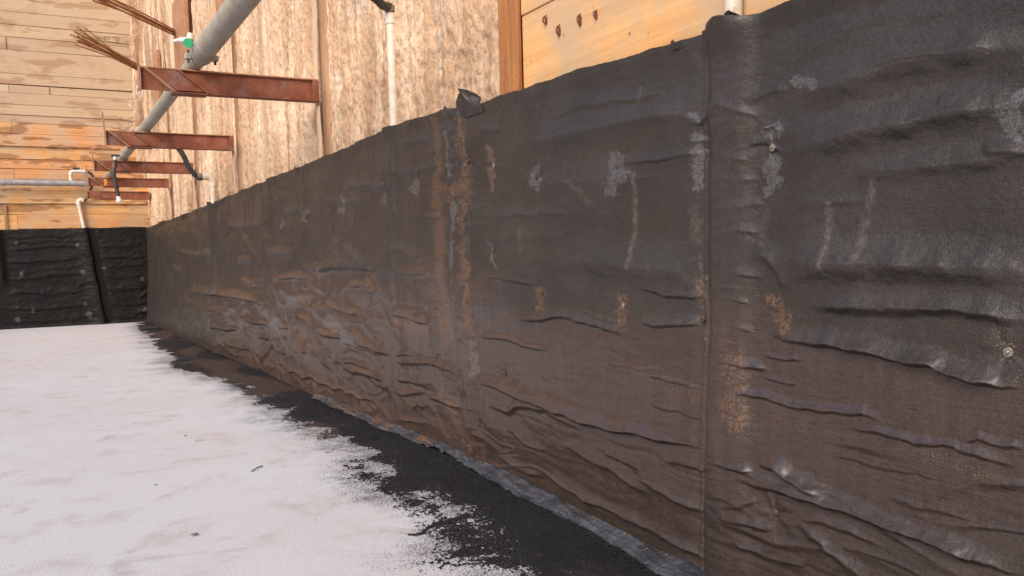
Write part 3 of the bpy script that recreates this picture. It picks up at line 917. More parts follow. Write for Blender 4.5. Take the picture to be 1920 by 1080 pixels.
# sags of the whole sheet, random creases and small crumples
near = sstep(9, 3, MY)
farw = 1 - near
lowz = sstep(1.4, 0.6, MZ)
D += 0.014 * fbm(MY * 0.9, MZ * 1.6, 3, 111)
wx, wz = MY + 0.12 * pn(MY * 2, MZ * 3, 112), MZ + 0.05 * pn(MY * 2.5, MZ * 4, 113)
cr = np.clip(ridged(wx * 0.9, wz * 5.5 + 0.35 * wx, 114) - 0.72, 0, 1) / 0.28
D += 0.006 * cr ** 1.5 * sstep(-0.1, 0.5, pn(MY * 0.8, MZ * 1.5, 115)) * (0.5 + 0.8 * lowz)
# parallel drag lines near the bottom of the near panels
dl = pn(wx * 1.1, wz * 17 + 3.2 * wx * 0.35, 116)
D += 0.0026 * dl * sstep(1.25, 0.7, MZ) * sstep(-0.25, 0.35, pn(MY * 1.2, MZ * 1.1, 117)) * near
D += 0.0022 * pn(wx * 2.2, wz * 30, 118) * (0.35 + 0.65 * lowz) * (0.2 + 0.8 * near)
D += 0.0012 * fbm(MY * 18, MZ * 26, 2, 119) * near
# crumpled far stretch
cf = np.clip(ridged(MY * 1.1 + 0.5 * MZ, MZ * 2.6 - 0.3 * MY, 121) - 0.55, 0, 1) / 0.45
cf2 = np.clip(ridged(MY * 1.8 - 1.4 * MZ, MZ * 2.9 + 0.5 * MY, 122) - 0.55, 0, 1) / 0.45
D += farw * (0.009 * cf ** 1.5 + 0.009 * cf2 ** 1.5) * (0.35 + 0.65 * lowz)
D += farw * 0.012 * pn(MY * 0.9, MZ * 1.3, 123)
# short upright creases between washers on the far stretch
D += farw * 0.010 * np.clip(ridged(MY * 2.3, MZ * 0.7, 124) - 0.7, 0, 1) / 0.3

# washers: dimples pulled into the wall with creases fanning out
NAILS = [(1450, 277, 1), (1326, 285, 0), (1157, 312, 0), (1007, 332, 0), (925, 311, 1), (879, 303, 0), (784, 324, 0), (638, 384, 0), (575, 406, 0), (528, 416, 0), (498, 426, 0), (461, 436, 0), (430, 443, 0),
         (690, 512, 0), (600, 496, 0), (560, 514, 0), (482, 497, 0), (1167, 573, 1), (934, 701, 0), (1893, 660, 1), (1468, 958, 0), (1320, 524, 0), (1013, 548, 0), (808, 668, 0), (1321, 596, 0), (722, 345, 0), (925, 470, 0)]
npos = []
for (x, y, c_) in NAILS:
    P = on_x(x, y, -0.03)
    yy, zz = P[1], P[2]
    dx, dz = MY - yy, MZ - zz
    r2 = dx ** 2 + dz ** 2
    s_ = 1.0 if yy < 6.8 else 1.5
    D -= 0.010 * s_ * np.exp(-r2 / (0.05 * s_) ** 2)
    an = np.arctan2(dz, dx)
    rr = np.sqrt(r2)
    D += 0.003 * s_ * np.cos(an * 5 + yy * 3 + 2 * pn(an, rr * 3, 125)) * np.exp(-((rr - 0.07 * s_) / (0.05 * s_)) ** 2)
    npos.append((yy, zz, c_))

# sheet laps: the nearer sheet's edge sits proud of the next
SEAMS = [2.945, 6.80, 10.85, 14.97, 18.9]
for ys in SEAMS:
    D += np.where(MY < ys, 0.012 * np.exp(-((ys - MY) / 0.10)), 0.0)
    D -= np.where(MY >= ys, 0.010 * np.exp(-((MY - ys) / 0.05) ** 2), 0.0)

gr = MY - 2.915 + 0.012 * pn(MZ * 2.5, MZ * 0, 109)
D -= 0.007 * np.exp(-(gr / 0.014) ** 2) * (0.55 + 0.45 * sstep(1.6, 1.0, MZ))
D += 0.007 * np.exp(-((gr + 0.04) / 0.03) ** 2)

# the free top edge lifts off the wall here and there; small nicks
lip = np.clip(0.35 + pn(MY * 1.5, MY * 0, 131) + 0.5 * pn(MY * 6, MY * 0, 132), 0, 1.4)
D += 0.028 * lip * sstep(0.955, 1.0, MVv)
D += 0.05 * np.exp(-((MY - 2.78) / 0.10) ** 2) * sstep(0.94, 1.0, MVv)
# the foot flares on to the slab
D += 0.015 * sstep(0.06, 0.0, MZ) * (0.6 + 0.6 * pn(MY * 5, MY * 0, 133))
fade = sstep(YC, YC - 0.25, MY)
D *= 0.25 + 0.75 * fade
GX = BX - D

# ---- stains, painted sparkle and lap shade (each with its own outline on the felt)
NX = IX + 7 * fbm(IX / 18, IY / 18, 3, 141)
NY = IY + 7 * fbm(IX / 18, IY / 18, 3, 142)
A = {k_: np.zeros_like(MY) for k_ in ('brown', 'rust', 'grey', 'pale', 'dark', 'fleck')}


def streak(ch, pts, w_, v=1.0, soft=0.5, warp=1.0):
    s = local(pts, w_ * 2 + 20)
    if s is None:
        return
    d, sg, t = poly_dist(IX[s] + (NX[s] - IX[s]) * warp, IY[s] + (NY[s] - IY[s]) * warp, pts)
    A[ch][s] = np.maximum(A[ch][s], v * sstep(w_ * (1 + soft), w_ * (1 - soft), d))


bl_ = np.array([(250, 515), (400, 520), (520, 508), (700, 522), (760, 540), (815, 520), (880, 530), (930, 575), (1000, 600), (1080, 603), (1180, 618), (1290, 602), (1345, 560), (1420, 560), (1445, 618), (1560, 642), (1700, 668), (1830, 705), (1960, 718), (4000, 720)])
bd = IY - np.interp(IX, bl_[:, 0], bl_[:, 1])
soft_ = np.interp(IX, [300, 700, 900, 1200, 1920], [16, 22, 40, 40, 36])
ven = 26 * pn(IX / 14, IY / 160, 143) + 14 * pn(IX / 45, IY / 60, 144)
A['brown'] = np.maximum(A['brown'], sstep(290, 520, IX + 60 * pn(MY * 2, MZ * 2, 147)) * sstep(-soft_, soft_, bd + ven * np.interp(IX, [600, 1000], [0.4, 1.0])) * (1 - 0.42 * sstep(780, 1050, IY) * sstep(800, 1300, IX)))  # brown thinned toward the lower right, imitating a darker reflection there
streak('brown', [(1385, 60), (1388, 130), (1385, 190), (1390, 330), (1390, 560)], 30, 0.34, 0.8)
streak('brown', [(1380, 130), (1375, 185)], 16, 0.6)
streak('brown', [(800, 520), (850, 540), (890, 560)], 40, 0.8, 0.8)
for p_, w_ in (([(818, 228), (824, 290), (824, 330)], 9), ([(822, 330), (818, 380), (826, 450), (824, 520)], 11), ([(824, 520), (832, 580), (838, 640)], 11), ([(868, 228), (873, 300), (876, 355), (872, 400)], 9),
               ([(872, 400), (871, 450), (874, 500), (880, 560), (884, 620)], 8), ([(824, 352), (850, 356), (874, 352)], 12), ([(838, 372), (852, 376)], 10), ([(919, 285), (920, 320), (922, 350)], 8), ([(924, 470), (924, 495)], 4),
               ([(845, 760), (868, 800), (885, 845)], 17), ([(820, 790), (850, 815)], 14), ([(830, 735), (865, 752)], 7), ([(1165, 560), (1167, 600)], 13), ([(1012, 540), (1013, 575)], 9), ([(1440, 555), (1460, 570), (1470, 605)], 17),
               ([(1385, 680), (1385, 730)], 24), ([(1380, 750), (1390, 790)], 22), ([(1320, 520), (1318, 560)], 8), ([(750, 600), (770, 610), (800, 615)], 14), ([(690, 510), (690, 530)], 6), ([(560, 515), (561, 522)], 5),
               ([(600, 492), (601, 508)], 4), ([(560, 562), (575, 560)], 14), ([(560, 625), (562, 650)], 8), ([(1460, 600), (1475, 625)], 10)):
    streak('rust', p_, w_, 0.62, 0.6)
for p_, w_ in (([(470, 672), (540, 700), (620, 735), (690, 762), (735, 778)], 20), ([(505, 660), (520, 640)], 12), ([(575, 672), (585, 645)], 12), ([(420, 640), (470, 665)], 12), ([(350, 560), (420, 580)], 8)):
    streak('rust', p_, w_, 0.52, 0.8)
for p_, w_ in (([(1448, 300), (1450, 330), (1446, 350)], 18), ([(1440, 247), (1462, 240)], 15), ([(1310, 260), (1305, 300), (1310, 350)], 14), ([(1155, 300), (1165, 325), (1145, 355)], 18), ([(1008, 318), (1006, 350)], 11), ([(780, 340), (775, 358)], 8),
               ([(1890, 215), (1915, 250)], 26), ([(1905, 190), (1920, 180)], 14), ([(918, 275), (922, 355)], 7), ([(845, 235), (850, 330)], 5), ([(858, 380), (852, 500)], 5), ([(640, 372), (638, 398)], 5), ([(576, 396), (574, 418)], 4),
               ([(528, 410), (526, 425)], 4), ([(724, 330), (726, 380)], 5), ([(1300, 215), (1312, 222)], 10), ([(1295, 262), (1335, 260)], 7), ([(918, 455), (930, 500)], 5), ([(885, 640), (893, 700)], 5), ([(1320, 596), (1326, 640)], 6),
               ([(500, 590), (530, 620)], 12), ([(620, 600), (660, 640)], 12), ([(540, 560), (550, 570)], 8), ([(1490, 150), (1530, 160)], 12)):
    streak('grey', p_, w_ * 1.1, 0.58, 0.7)
for p_, w_, v in (([(1190, 330), (1192, 400), (1188, 500)], 4, .8), ([(1558, 385), (1556, 500)], 6, .8), ([(1640, 340), (1625, 420), (1618, 480)], 7, .6), ([(976, 430), (977, 470)], 4, .5), ([(1300, 395), (1303, 450)], 9, .45), ([(1300, 100), (1330, 150)], 6, .2),
                  ([(1440, 395), (1430, 460)], 6, .4), ([(1200, 165), (1199, 190)], 3, .6), ([(850, 560), (860, 640), (880, 690)], 16, .25), ([(1070, 340), (1105, 380)], 5, .4)):
    streak('pale', p_, w_, v, 0.9, 0.3)
for p_, w_, v in (([(920, 540), (918, 620)], 10, .55), ([(955, 545), (958, 580)], 7, .6), ([(1300, 530), (1292, 600)], 8, .8), ([(1424, 560), (1418, 620), (1422, 690)], 8, .8), ([(1548, 600), (1548, 660)], 6, .8), ([(1700, 590), (1703, 690)], 9, .6),
                  ([(1192, 640), (1190, 760)], 5, .35), ([(985, 735), (970, 750)], 14, .4), ([(1050, 830), (1060, 880)], 10, .5), ([(775, 530), (800, 540)], 12, .4), ([(1700, 760), (1690, 800)], 9, .3), ([(900, 560), (905, 610)], 8, .4)):
    streak('dark', p_, w_, v, 0.9, 0.6)
streak('dark', [(1338, 150), (1339, 400), (1341, 600), (1342, 1090)], 5, 0.8, 0.8, 0.25)  # shadow of the groove painted down the near lap
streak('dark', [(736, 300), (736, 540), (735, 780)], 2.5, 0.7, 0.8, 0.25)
A['dark'] = np.maximum(A['dark'], 0.9 * sstep(0.10, 0.0, MZ + 0.05 * pn(MY * 9, MZ * 9, 145)) * sstep(8, 12, MY))
for p_, w_ in (([(1450, 570), (1468, 600)], 26), ([(1375, 760), (1400, 800)], 30), ([(1450, 765), (1500, 790)], 22), ([(1880, 640), (1920, 690)], 28), ([(1700, 840), (1850, 890)], 14), ([(1320, 520), (1316, 545)], 10), ([(1200, 700), (1330, 750)], 16),
               ([(760, 600), (790, 640)], 20), ([(765, 735), (770, 780)], 14), ([(840, 460), (850, 480)], 10), ([(1370, 640), (1400, 690)], 20), ([(1400, 910), (1440, 960)], 14), ([(1450, 1000), (1470, 1030)], 12)):
    streak('fleck', p_, w_, 0.8, 0.8)

mem = empty('waterproofing_membrane', (-0.05, 10, 0), 'long black felt waterproofing membrane pinned along the right wall, wrinkled and mud stained', 'membrane')
bounds = [my[0]] + SEAMS + [my[-1]]
sheets = []
jb = [0] + [int(np.argmin(np.abs(my - s))) for s in SEAMS] + [len(my) - 1]
rng_v = np.arange(Rr)
for i in range(len(jb) - 1):
    js = slice(jb[i], jb[i + 1] + 1)
    xs_ = GX[:, js].copy()
    if i < len(jb) - 2:                      # the lapping edge stands just clear of the sheet behind it
        xs_[:, -1] -= 0.004
    rs = slice(None) if i < 3 else slice(0, Rr, 2) if Rr % 2 else slice(None)
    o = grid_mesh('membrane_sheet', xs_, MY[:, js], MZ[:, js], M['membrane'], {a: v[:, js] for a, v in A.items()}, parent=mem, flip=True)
    sheets.append(o)

# washers with nail heads
wm = {}
for key, mt in (('c', M['washer']), ('d', M['washer_dirty'])):
    mb = MB()
    R0 = 0.0165
    ring = [(R0, 0.0), (R0 * 0.96, 0.0035), (R0 * 0.45, 0.006), (R0 * 0.42, 0.009), (R0 * 0.2, 0.011)]
    sg = 14
    for (rr, hh) in ring:
        for q in range(sg):
            an = 2 * math.pi * q / sg
            mb.v.append((-hh, rr * math.cos(an), rr * math.sin(an)))
    for a in range(len(ring) - 1):
        for q in range(sg):
            mb.f.append((a * sg + q, a * sg + (q + 1) % sg, (a + 1) * sg + (q + 1) % sg, (a + 1) * sg + q))
    mb.f.append(tuple((len(ring) - 1) * sg + q for q in range(sg)))
    me = bpy.data.meshes.new('washer')
    me.from_pydata(mb.v, [], mb.f)
    me.materials.append(mt)
    wm[key] = me
for (yy, zz, c_) in npos:
    j = int(np.argmin(np.abs(my - yy)))
    i_ = int(np.argmin(np.abs(MZ[:, j] - zz)))
    xx = float(GX[max(0, i_ - 3):i_ + 4, max(0, j - 3):j + 4].min())
    si = max(0, min(len(sheets) - 1, int(np.searchsorted(SEAMS, yy))))
    o = bpy.data.objects.new('washer', wm['c' if c_ else 'd'])
    COL.objects.link(o)
    o.parent = sheets[si]
    o.location = (xx + 0.002 - 0, yy, zz)
    o.rotation_euler = (rnd.uniform(0, 6), rnd.uniform(-.15, .15), rnd.uniform(-.15, .15))

# the torn flap standing above the pile strip
fc_ = on_x(878, 200, -0.04)
u = np.linspace(-1, 1, 40)
v = np.linspace(0, 1, 36)
U, V = np.meshgrid(u, v)
hw = (0.22 - 0.09 * V ** 0.8)
zf = fc_[2] - 0.07 + V * 0.18 - 0.05 * np.abs(U) ** 1.6 * V
yf = fc_[1] + U * hw - 0.02 + 0.010 * pn(U * 3, V * 3, 151)
xf = -0.045 - 0.055 * (1 - U ** 2) * V - 0.018 * np.cos(U * 5 + 1) * V - 0.02 * ridged(U * 1.5 + V, V * 2, 152) * V
zer = np.zeros_like(U)
grid_mesh('torn_flap', xf, yf, zf, M['membrane'], {'brown': zer, 'rust': zer, 'grey': zer, 'pale': zer, 'dark': zer, 'fleck': zer}, parent=mem, flip=True)
# small folded ears along the top edge
for (x, y, s_) in ((1265, 80, .035), (1375, 42, .11), (556, 316, .07), (300, 418, .12), (840, 208, .08)):
    P = on_x(x, y, -0.04)
    u = np.linspace(-1, 1, 14)
    U, V = np.meshgrid(u, np.linspace(0, 1, 10))
    z_ = P[2] - 0.03 + V * (0.03 + s_ * 0.45) * (1 - 0.75 * np.abs(U))
    x_ = -0.045 - 0.25 * s_ * V * (1 - U ** 2)
    zer = np.zeros_like(U)
    grid_mesh('folded_ear', x_, P[1] + U * s_ * 0.9, z_, M['membrane'], {a: zer for a in A}, parent=mem, flip=True)

# grey film strip folded out along the foot of the membrane
_lo = np.array([on_z(x, y) for x, y in ((600, 757), (660, 785), (720, 812), (790, 838), (840, 862), (873, 882), (940, 922), (1010, 958), (1073, 986), (1120, 1014), (1165, 1040), (1225, 1082))])
o_ = np.argsort(_lo[:, 1])
LY, LX = np.concatenate([[1.2], _lo[o_, 1]]), np.concatenate([[_lo[o_, 0][0]], _lo[o_, 0]])
fy_ = [1.2]
while fy_[-1] < 9.1:
    fy_.append(fy_[-1] + 0.010 * max(1, fy_[-1] / 4))
FY, FV = np.meshgrid(np.array(fy_), np.linspace(0, 1, 22))
xw = np.interp(FY, yb_[:, 0], yb_[:, 1]) - 0.035
xe = np.interp(FY, LY, LX) - 0.015 + 0.014 * pn(FY * 4, FY * 0, 161) + 0.010 * pn(FY * 17, FY * 0, 162)
xe = xw + (xe - xw) * 0.82
xe = np.minimum(xe, xw - 0.03)
cz = np.exp(-((FY - 5.75) / 0.45) ** 2)
zfm = 0.010 + 0.032 * (1 - FV) ** 1.5 + 0.016 * fbm(FY * 2.5, FV * 2.5, 3, 163) * FV + cz * 0.035 * ridged(FY * 9, FV * 2 + FY, 164) * FV + 0.040 * np.clip(ridged(FY * 1.6 + FV * 1.0, FV * 0.8, 165) - .5, 0, 1) * (0.3 + FV) * (1.2 - FV)
grid_mesh('toe_strip', xw + (xe - xw) * FV, FY, zfm + 0.008, M['film'], {'rust': sstep(0.1, 0.45, pn(FY * 3, FV * 1.5, 166) + 0.5 * sstep(5.2, 7.5, FY) - 0.45)}, parent=mem, flip=False)

# tar crumbs squeezed along the foot
cv, cf_ = [], []
oct_v = [(1, 0, 0), (-1, 0, 0), (0, 1, 0), (0, -1, 0), (0, 0, 1), (0, 0, -1)]
oct_f = [(0, 2, 4), (2, 1, 4), (1, 3, 4), (3, 0, 4), (2, 0, 5), (1, 2, 5), (3, 1, 5), (0, 3, 5)]
for q in range(7000):
    y = 2.6 + (rnd.random() ** 1.6) * 14
    xe_ = float(np.interp(y, LY, LX)) if y < 9.1 else float(np.interp(y, yb_[:, 0], yb_[:, 1])) - 0.06
    dx = rnd.expovariate(11)
    x = xe_ - dx + 0.02
    if float(np.interp(y, TY, TW)) + x < 0.05:
        continue
    s_ = rnd.uniform(0.0015, 0.0050) * (1.5 if dx < 0.06 else 0.8) * (1 + 0.03 * y)
    n0 = len(cv)
    for (a, b, c_) in oct_v:
        cv.append((x + a * s_ * rnd.uniform(.6, 1.3), y + b * s_ * rnd.uniform(.6, 1.4), 0.012 + s_ * .5 + c_ * s_ * rnd.uniform(.3, .6)))
    cf_ += [tuple(n0 + i for i in f) for f in oct_f]
me = bpy.data.meshes.new('tar_crumbs')
me.from_pydata(cv, [], cf_)
o = link_mesh('tar_crumbs', me, M['crumb'])
tag(o, 'black tar crumbs heaped along the foot of the membrane', 'tar crumbs', kind='stuff')

# ------------------------------------------------------------------ membrane on the end wall
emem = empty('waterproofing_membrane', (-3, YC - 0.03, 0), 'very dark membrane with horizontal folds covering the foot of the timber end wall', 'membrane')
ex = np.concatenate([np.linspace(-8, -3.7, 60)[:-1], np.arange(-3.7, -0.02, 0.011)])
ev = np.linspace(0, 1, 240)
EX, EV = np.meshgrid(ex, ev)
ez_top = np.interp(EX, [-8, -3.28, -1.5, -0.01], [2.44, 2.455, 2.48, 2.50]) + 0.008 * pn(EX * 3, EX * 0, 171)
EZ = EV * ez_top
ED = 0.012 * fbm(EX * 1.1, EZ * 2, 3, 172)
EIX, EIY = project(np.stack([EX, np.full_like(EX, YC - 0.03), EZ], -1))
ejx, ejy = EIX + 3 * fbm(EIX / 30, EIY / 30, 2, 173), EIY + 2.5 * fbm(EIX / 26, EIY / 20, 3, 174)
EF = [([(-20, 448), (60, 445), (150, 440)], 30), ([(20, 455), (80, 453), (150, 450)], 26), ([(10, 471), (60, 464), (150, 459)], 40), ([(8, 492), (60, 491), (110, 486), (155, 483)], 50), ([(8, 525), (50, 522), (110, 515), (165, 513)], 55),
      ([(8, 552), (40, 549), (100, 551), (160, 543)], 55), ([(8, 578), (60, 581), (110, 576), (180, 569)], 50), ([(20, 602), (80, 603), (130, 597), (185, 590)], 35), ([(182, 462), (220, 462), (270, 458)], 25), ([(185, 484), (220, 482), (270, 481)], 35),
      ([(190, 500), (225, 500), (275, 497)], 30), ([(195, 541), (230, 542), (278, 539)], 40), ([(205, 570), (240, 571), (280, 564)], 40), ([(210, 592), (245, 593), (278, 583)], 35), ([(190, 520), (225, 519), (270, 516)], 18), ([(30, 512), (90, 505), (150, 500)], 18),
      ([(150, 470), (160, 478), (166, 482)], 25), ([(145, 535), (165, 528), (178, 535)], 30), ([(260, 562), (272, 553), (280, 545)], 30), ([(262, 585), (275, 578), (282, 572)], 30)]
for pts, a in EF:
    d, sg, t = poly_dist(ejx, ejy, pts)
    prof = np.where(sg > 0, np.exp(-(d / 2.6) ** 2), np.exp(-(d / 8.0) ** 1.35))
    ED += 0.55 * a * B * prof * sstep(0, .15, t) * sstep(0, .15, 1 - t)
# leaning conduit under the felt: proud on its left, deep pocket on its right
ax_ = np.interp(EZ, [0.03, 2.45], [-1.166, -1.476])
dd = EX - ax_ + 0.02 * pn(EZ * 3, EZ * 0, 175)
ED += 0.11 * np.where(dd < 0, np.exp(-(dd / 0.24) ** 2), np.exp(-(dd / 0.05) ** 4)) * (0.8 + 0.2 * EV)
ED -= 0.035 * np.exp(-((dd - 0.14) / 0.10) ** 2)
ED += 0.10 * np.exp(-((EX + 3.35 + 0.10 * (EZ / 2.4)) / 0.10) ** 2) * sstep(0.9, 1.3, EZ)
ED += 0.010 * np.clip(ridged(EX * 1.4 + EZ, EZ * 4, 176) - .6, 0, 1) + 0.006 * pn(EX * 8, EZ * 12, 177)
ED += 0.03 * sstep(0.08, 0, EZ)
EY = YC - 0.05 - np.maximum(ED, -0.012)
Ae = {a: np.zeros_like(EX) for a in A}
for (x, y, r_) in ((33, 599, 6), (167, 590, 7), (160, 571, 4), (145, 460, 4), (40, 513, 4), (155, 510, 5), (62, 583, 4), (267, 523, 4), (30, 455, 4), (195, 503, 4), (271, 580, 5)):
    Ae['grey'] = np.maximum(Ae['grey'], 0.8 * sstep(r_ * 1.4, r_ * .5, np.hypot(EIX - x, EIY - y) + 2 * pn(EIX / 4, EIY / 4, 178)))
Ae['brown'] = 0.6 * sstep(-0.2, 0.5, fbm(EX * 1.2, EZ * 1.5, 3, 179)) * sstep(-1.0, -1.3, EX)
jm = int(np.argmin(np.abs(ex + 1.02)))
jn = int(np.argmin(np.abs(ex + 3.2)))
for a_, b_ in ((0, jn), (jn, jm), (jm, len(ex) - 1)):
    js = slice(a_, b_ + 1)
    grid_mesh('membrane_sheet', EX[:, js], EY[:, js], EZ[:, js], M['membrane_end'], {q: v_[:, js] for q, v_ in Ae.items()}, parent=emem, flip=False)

# ------------------------------------------------------------------ steel brackets
ZB = 3.362
BG = 'steel brackets welded to the piles along the right wall'


def bracket(y, L, h, label, worn):
    t = empty('steel_bracket', (0, y, ZB - h), label, 'steel bracket', BG)
    z1, z0 = ZB, ZB - h
    MB().prism([(-L, z0 + 0.0), (-0.004, z0), (-0.004, z1 - 0.012), (-L, z1 - 0.012)], y, y + 0.012).build('web', M['rust_beam'], t)
    MB().box(-L - 0.005, -0.004, y - 0.028, y + 0.11, z1 - 0.0115, z1 + 0.004).build('top_flange', M['rust_edge'], t, bevel=0.003)
    MB().box(-L + 0.27, -0.004, y - 0.012, y + 0.10, z0 - 0.012, z0 - 0.0005).build('bottom_flange', M['rust_beam'], t, bevel=0.003)
    # sloping gusset box at the free end
    a0, b0 = -L + 0.015, -L + 0.275
    w2 = 0.30
    MB().prism([(a0, z1 - 0.014), (a0 + 0.03, z1 - 0.014), (b0 + 0.03, z0 - 0.012), (b0, z0 - 0.012)], y - 0.075, y - 0.0005).build('end_gusset', M['rust_edge'], t, bevel=0.003)
    MB().prism([(a0 + 0.034, z1 - 0.016), (a0 + w2, z1 - 0.016), (b0 + w2, z0 + 0.004), (b0 + 0.034, z0 + 0.004)], y - 0.03, y - 0.001).build('gusset_plate', M['rust_beam'], t, bevel=0.003)
    MB().prism([(a0 + w2 + 0.004, z1 - 0.016), (a0 + w2 + 0.03, z1 - 0.016), (b0 + w2 + 0.03, z0 - 0.004), (b0 + w2 + 0.004, z0 - 0.004)], y - 0.055, y - 0.0005).build('stiffener', M['rust_beam'], t)
    MB().box(b0 - 0.005, b0 + w2 + 0.02, y - 0.07, y + 0.1, z0 - 0.026, z0 - 0.0135).build('seat_plate', M['rust_beam'], t, bevel=0.003)
    MB().box(-L - 0.022, -L - 0.006, y - 0.03, y + 0.05, z0 - 0.0, z1 + 0.01).build('end_plate', M['rust_edge'], t)
    MB().box(-0.06, -0.003, y - 0.045, y - 0.002, z0 - 0.02, z1 - 0.014).build('weld_cleat', M['rust_beam'], t, bevel=0.004)
    MB().prism([(-L - 0.026, z1 + 0.012), (-L - 0.004, z1 + 0.012), (-L - 0.02, z1 + 0.25), (-L - 0.042, z1 + 0.25)], y - 0.006, y + 0.02).build('upright', M['rust_edge'], t)
    return t


bracket(8.80, 1.70, 0.21, 'rusty red steel bracket nearest the viewer, largest of the row', .5)
bracket(13.08, 1.71, 0.20, 'second rusty steel bracket, with the pipe joint sagging just under it', .5)
b3 = bracket(16.77, 1.65, 0.19, 'third rusty steel bracket, carrying the small valve with black handle', .3)
b4 = bracket(20.0, 1.58, 0.18, 'fourth rusty steel bracket, beside the end of the grey wall pipe', .3)
bracket(23.6, 1.42, 0.19, 'farthest dark rusty steel bracket, just in front of the end wall', .2)
for (y, L) in ((16.77, 1.65), (20.0, 1.58)):
    o = MB().box(-L + 0.29, -L + 0.35, y - 0.036, y - 0.0315, ZB - 0.17, ZB - 0.035).build('paint_mark', M['paint'], b3 if y < 18 else b4)

# exposed rusty flange plates on the wall and strand tails
FG = 'rusty anchor plates higher on the concrete wall'


def plate(x0, y0, x1, y1, yp, label):
    a, b = on_x(x0, y0, -0.03), on_x(x1, y1, -0.03)
    wd_ = abs(a[1] - b[1]) / 2
    cy = (a[1] + b[1]) / 2
    zt_p, zb_p = max(a[2], b[2]), min(a[2], b[2])
    poly = []
    mb = MB()
    pts = [(cy - wd_, zt_p), (cy - wd_, zb_p + .1), (cy - wd_ * .6, zb_p), (cy + wd_ * .6, zb_p), (cy + wd_, zb_p + .12), (cy + wd_, zt_p)]
    n = len(pts)
    mb.v = [(-0.045, p[0], p[1]) for p in pts] + [(0.03, p[0], p[1]) for p in pts]
    mb.f = [tuple(range(n - 1, -1, -1)), tuple(range(n, 2 * n))] + [(i, (i + 1) % n, n + (i + 1) % n, n + i) for i in range(n)]
    o = mb.build('anchor_plate', M['rust_edge'], bevel=0.006)
    tag(o, label, 'steel plate', FG)
    return o


plate(323, 10, 352, 124, 16.8, 'tall rusty plate where the upper strand bundle leaves the wall')
plate(288, 105, 300, 190, 20.1, 'narrow rusty plate behind the nearest bracket')
plate(404, -30, 432, 11, 13.1, 'rusty plate cut by the picture top beside the large pipe')


def strands(name, base, tip, n, spread, label, r_=0.011):
    mb_root = empty(name, tuple(base), label, 'steel strands', 'strand tails sticking out of the wall')
    base, tip = Vector(base), Vector(tip)
    ax = (tip - base).normalized()
    a = ax.cross(Vector((0, 0, 1))).normalized()
    b = ax.cross(a)
    for i in range(n):
        an = 2.4 * i
        ro = 2.2 * r_ * math.sqrt(i + .3) * 0.6
        o0 = a * math.cos(an) * ro + b * math.sin(an) * ro
        k2 = spread * rnd.uniform(.3, 1.0)
        e = tip + (a * math.cos(an) + b * math.sin(an)) * k2 - ax * rnd.uniform(0, .22)
        mid = base.lerp(tip, .55) + o0 * 1.3
        MB().tube(bez([base + o0, mid, e], 8), r_, 6).build('strand', M['strand'], mb_root, smooth=True)
    return mb_root


strands('strand_bundle', on_x(327, 62, -0.05), on_y(170, -15, 16.0), 9, .12, 'rusty strand bundle at the picture top, leaving the tall plate', 0.015)
Bb = on_x(297, 147, -0.05)
bB = strands('strand_bundle', Bb, on_y(134, 62, 19.2), 16, .20, 'frayed rusty strand bundle pointing past the tip of the nearest bracket', 0.012)
Pq = on_y(158, 51, 19.2)
MB().tube([Vector(Bb), Vector(on_y(215, 98, 19.6)), Vector(Pq)], 0.010, 6).build('strand', M['strand'], bB, smooth=True)

# ------------------------------------------------------------------ the large pipe lying on the brackets
PR = 0.075
P1 = on_y(365, 126, 8.80)
PXX = float(on_y(367, 120, 8.80)[0])
PZ = ZB + 0.006 + PR + 0.004
pipe = empty('discharge_pipe', (PXX, 8.8, ZB), 'long dusty grey pipe lying across the rusty brackets', 'pipe')
px1 = PXX - 0.0


def pipe_pt(y):
    return Vector((PXX + 0.004 * (y - 8.8), y, PZ))


jt = [-3.0, 8.46, 13.75, 17.4, 21.3]
for i in range(len(jt) - 1):
    MB().tube([pipe_pt(jt[i] + .004), pipe_pt((jt[i] + jt[i + 1]) / 2), pipe_pt(jt[i + 1] - .004)], PR if i else 0.098, 28).build('pipe_length', M['galv'], pipe, smooth=True)
for y in jt[1:-1]:
    c = MB().tube([pipe_pt(y - .075), pipe_pt(y - .068), pipe_pt(y - .03), pipe_pt(y), pipe_pt(y + .03), pipe_pt(y + .068), pipe_pt(y + .075)], [PR + .006, PR + .022, PR + .022, PR + .030, PR + .022, PR + .022, PR + .006], 28).build('coupling', M['galv'], pipe, smooth=True)
    ctr = pipe_pt(y)
    for sx in (-1, 1):
        q = ctr + Vector((sx * (PR + .045), 0, -0.03))
        MB().box(q.x - .03, q.x + .03, q.y - .03, q.y + .03, q.z - .028, q.z + .028).build('lug', M['galv'], c, bevel=.008)
        MB().tube([q + Vector((0, -.0, -.06)), q + Vector((0, 0, .06))], .012, 8).build('bolt', M['rubber'], c)
# weld bands on the spiral pipe
# outlet tee with a green plug beside the first coupling
q = pipe_pt(8.30)
to = empty('outlet_tap', tuple(q), 'small outlet tap with round green plug on the large pipe', 'tap')
e = q + Vector((-PR - .07, -.02, .05))
MB().tube([q + Vector((-PR * .8, 0, .03)), e], .038, 14).build('tap_body', M['fitting'], to, smooth=True)
dirc = (Vector(CAM) - e).normalized()
MB().tube([e + Vector((.01, .0, 0)), e + dirc * .035], [.042, .042], 18).build('green_plug', M['green'], to, smooth=True)
MB().tube([e + Vector((0, 0, .02)), e + Vector((-.05, .03, .03)), e + Vector((-.12, .06, .02))], [.028, .026, .008], 10).build('lever', M['fitting'], to, smooth=True)
MB().tube([e + Vector((.02, 0, .03)), e + Vector((.03, .0, .085))], [.036, .03], 12).build('tap_bonnet', M['pvc'], to, smooth=True)

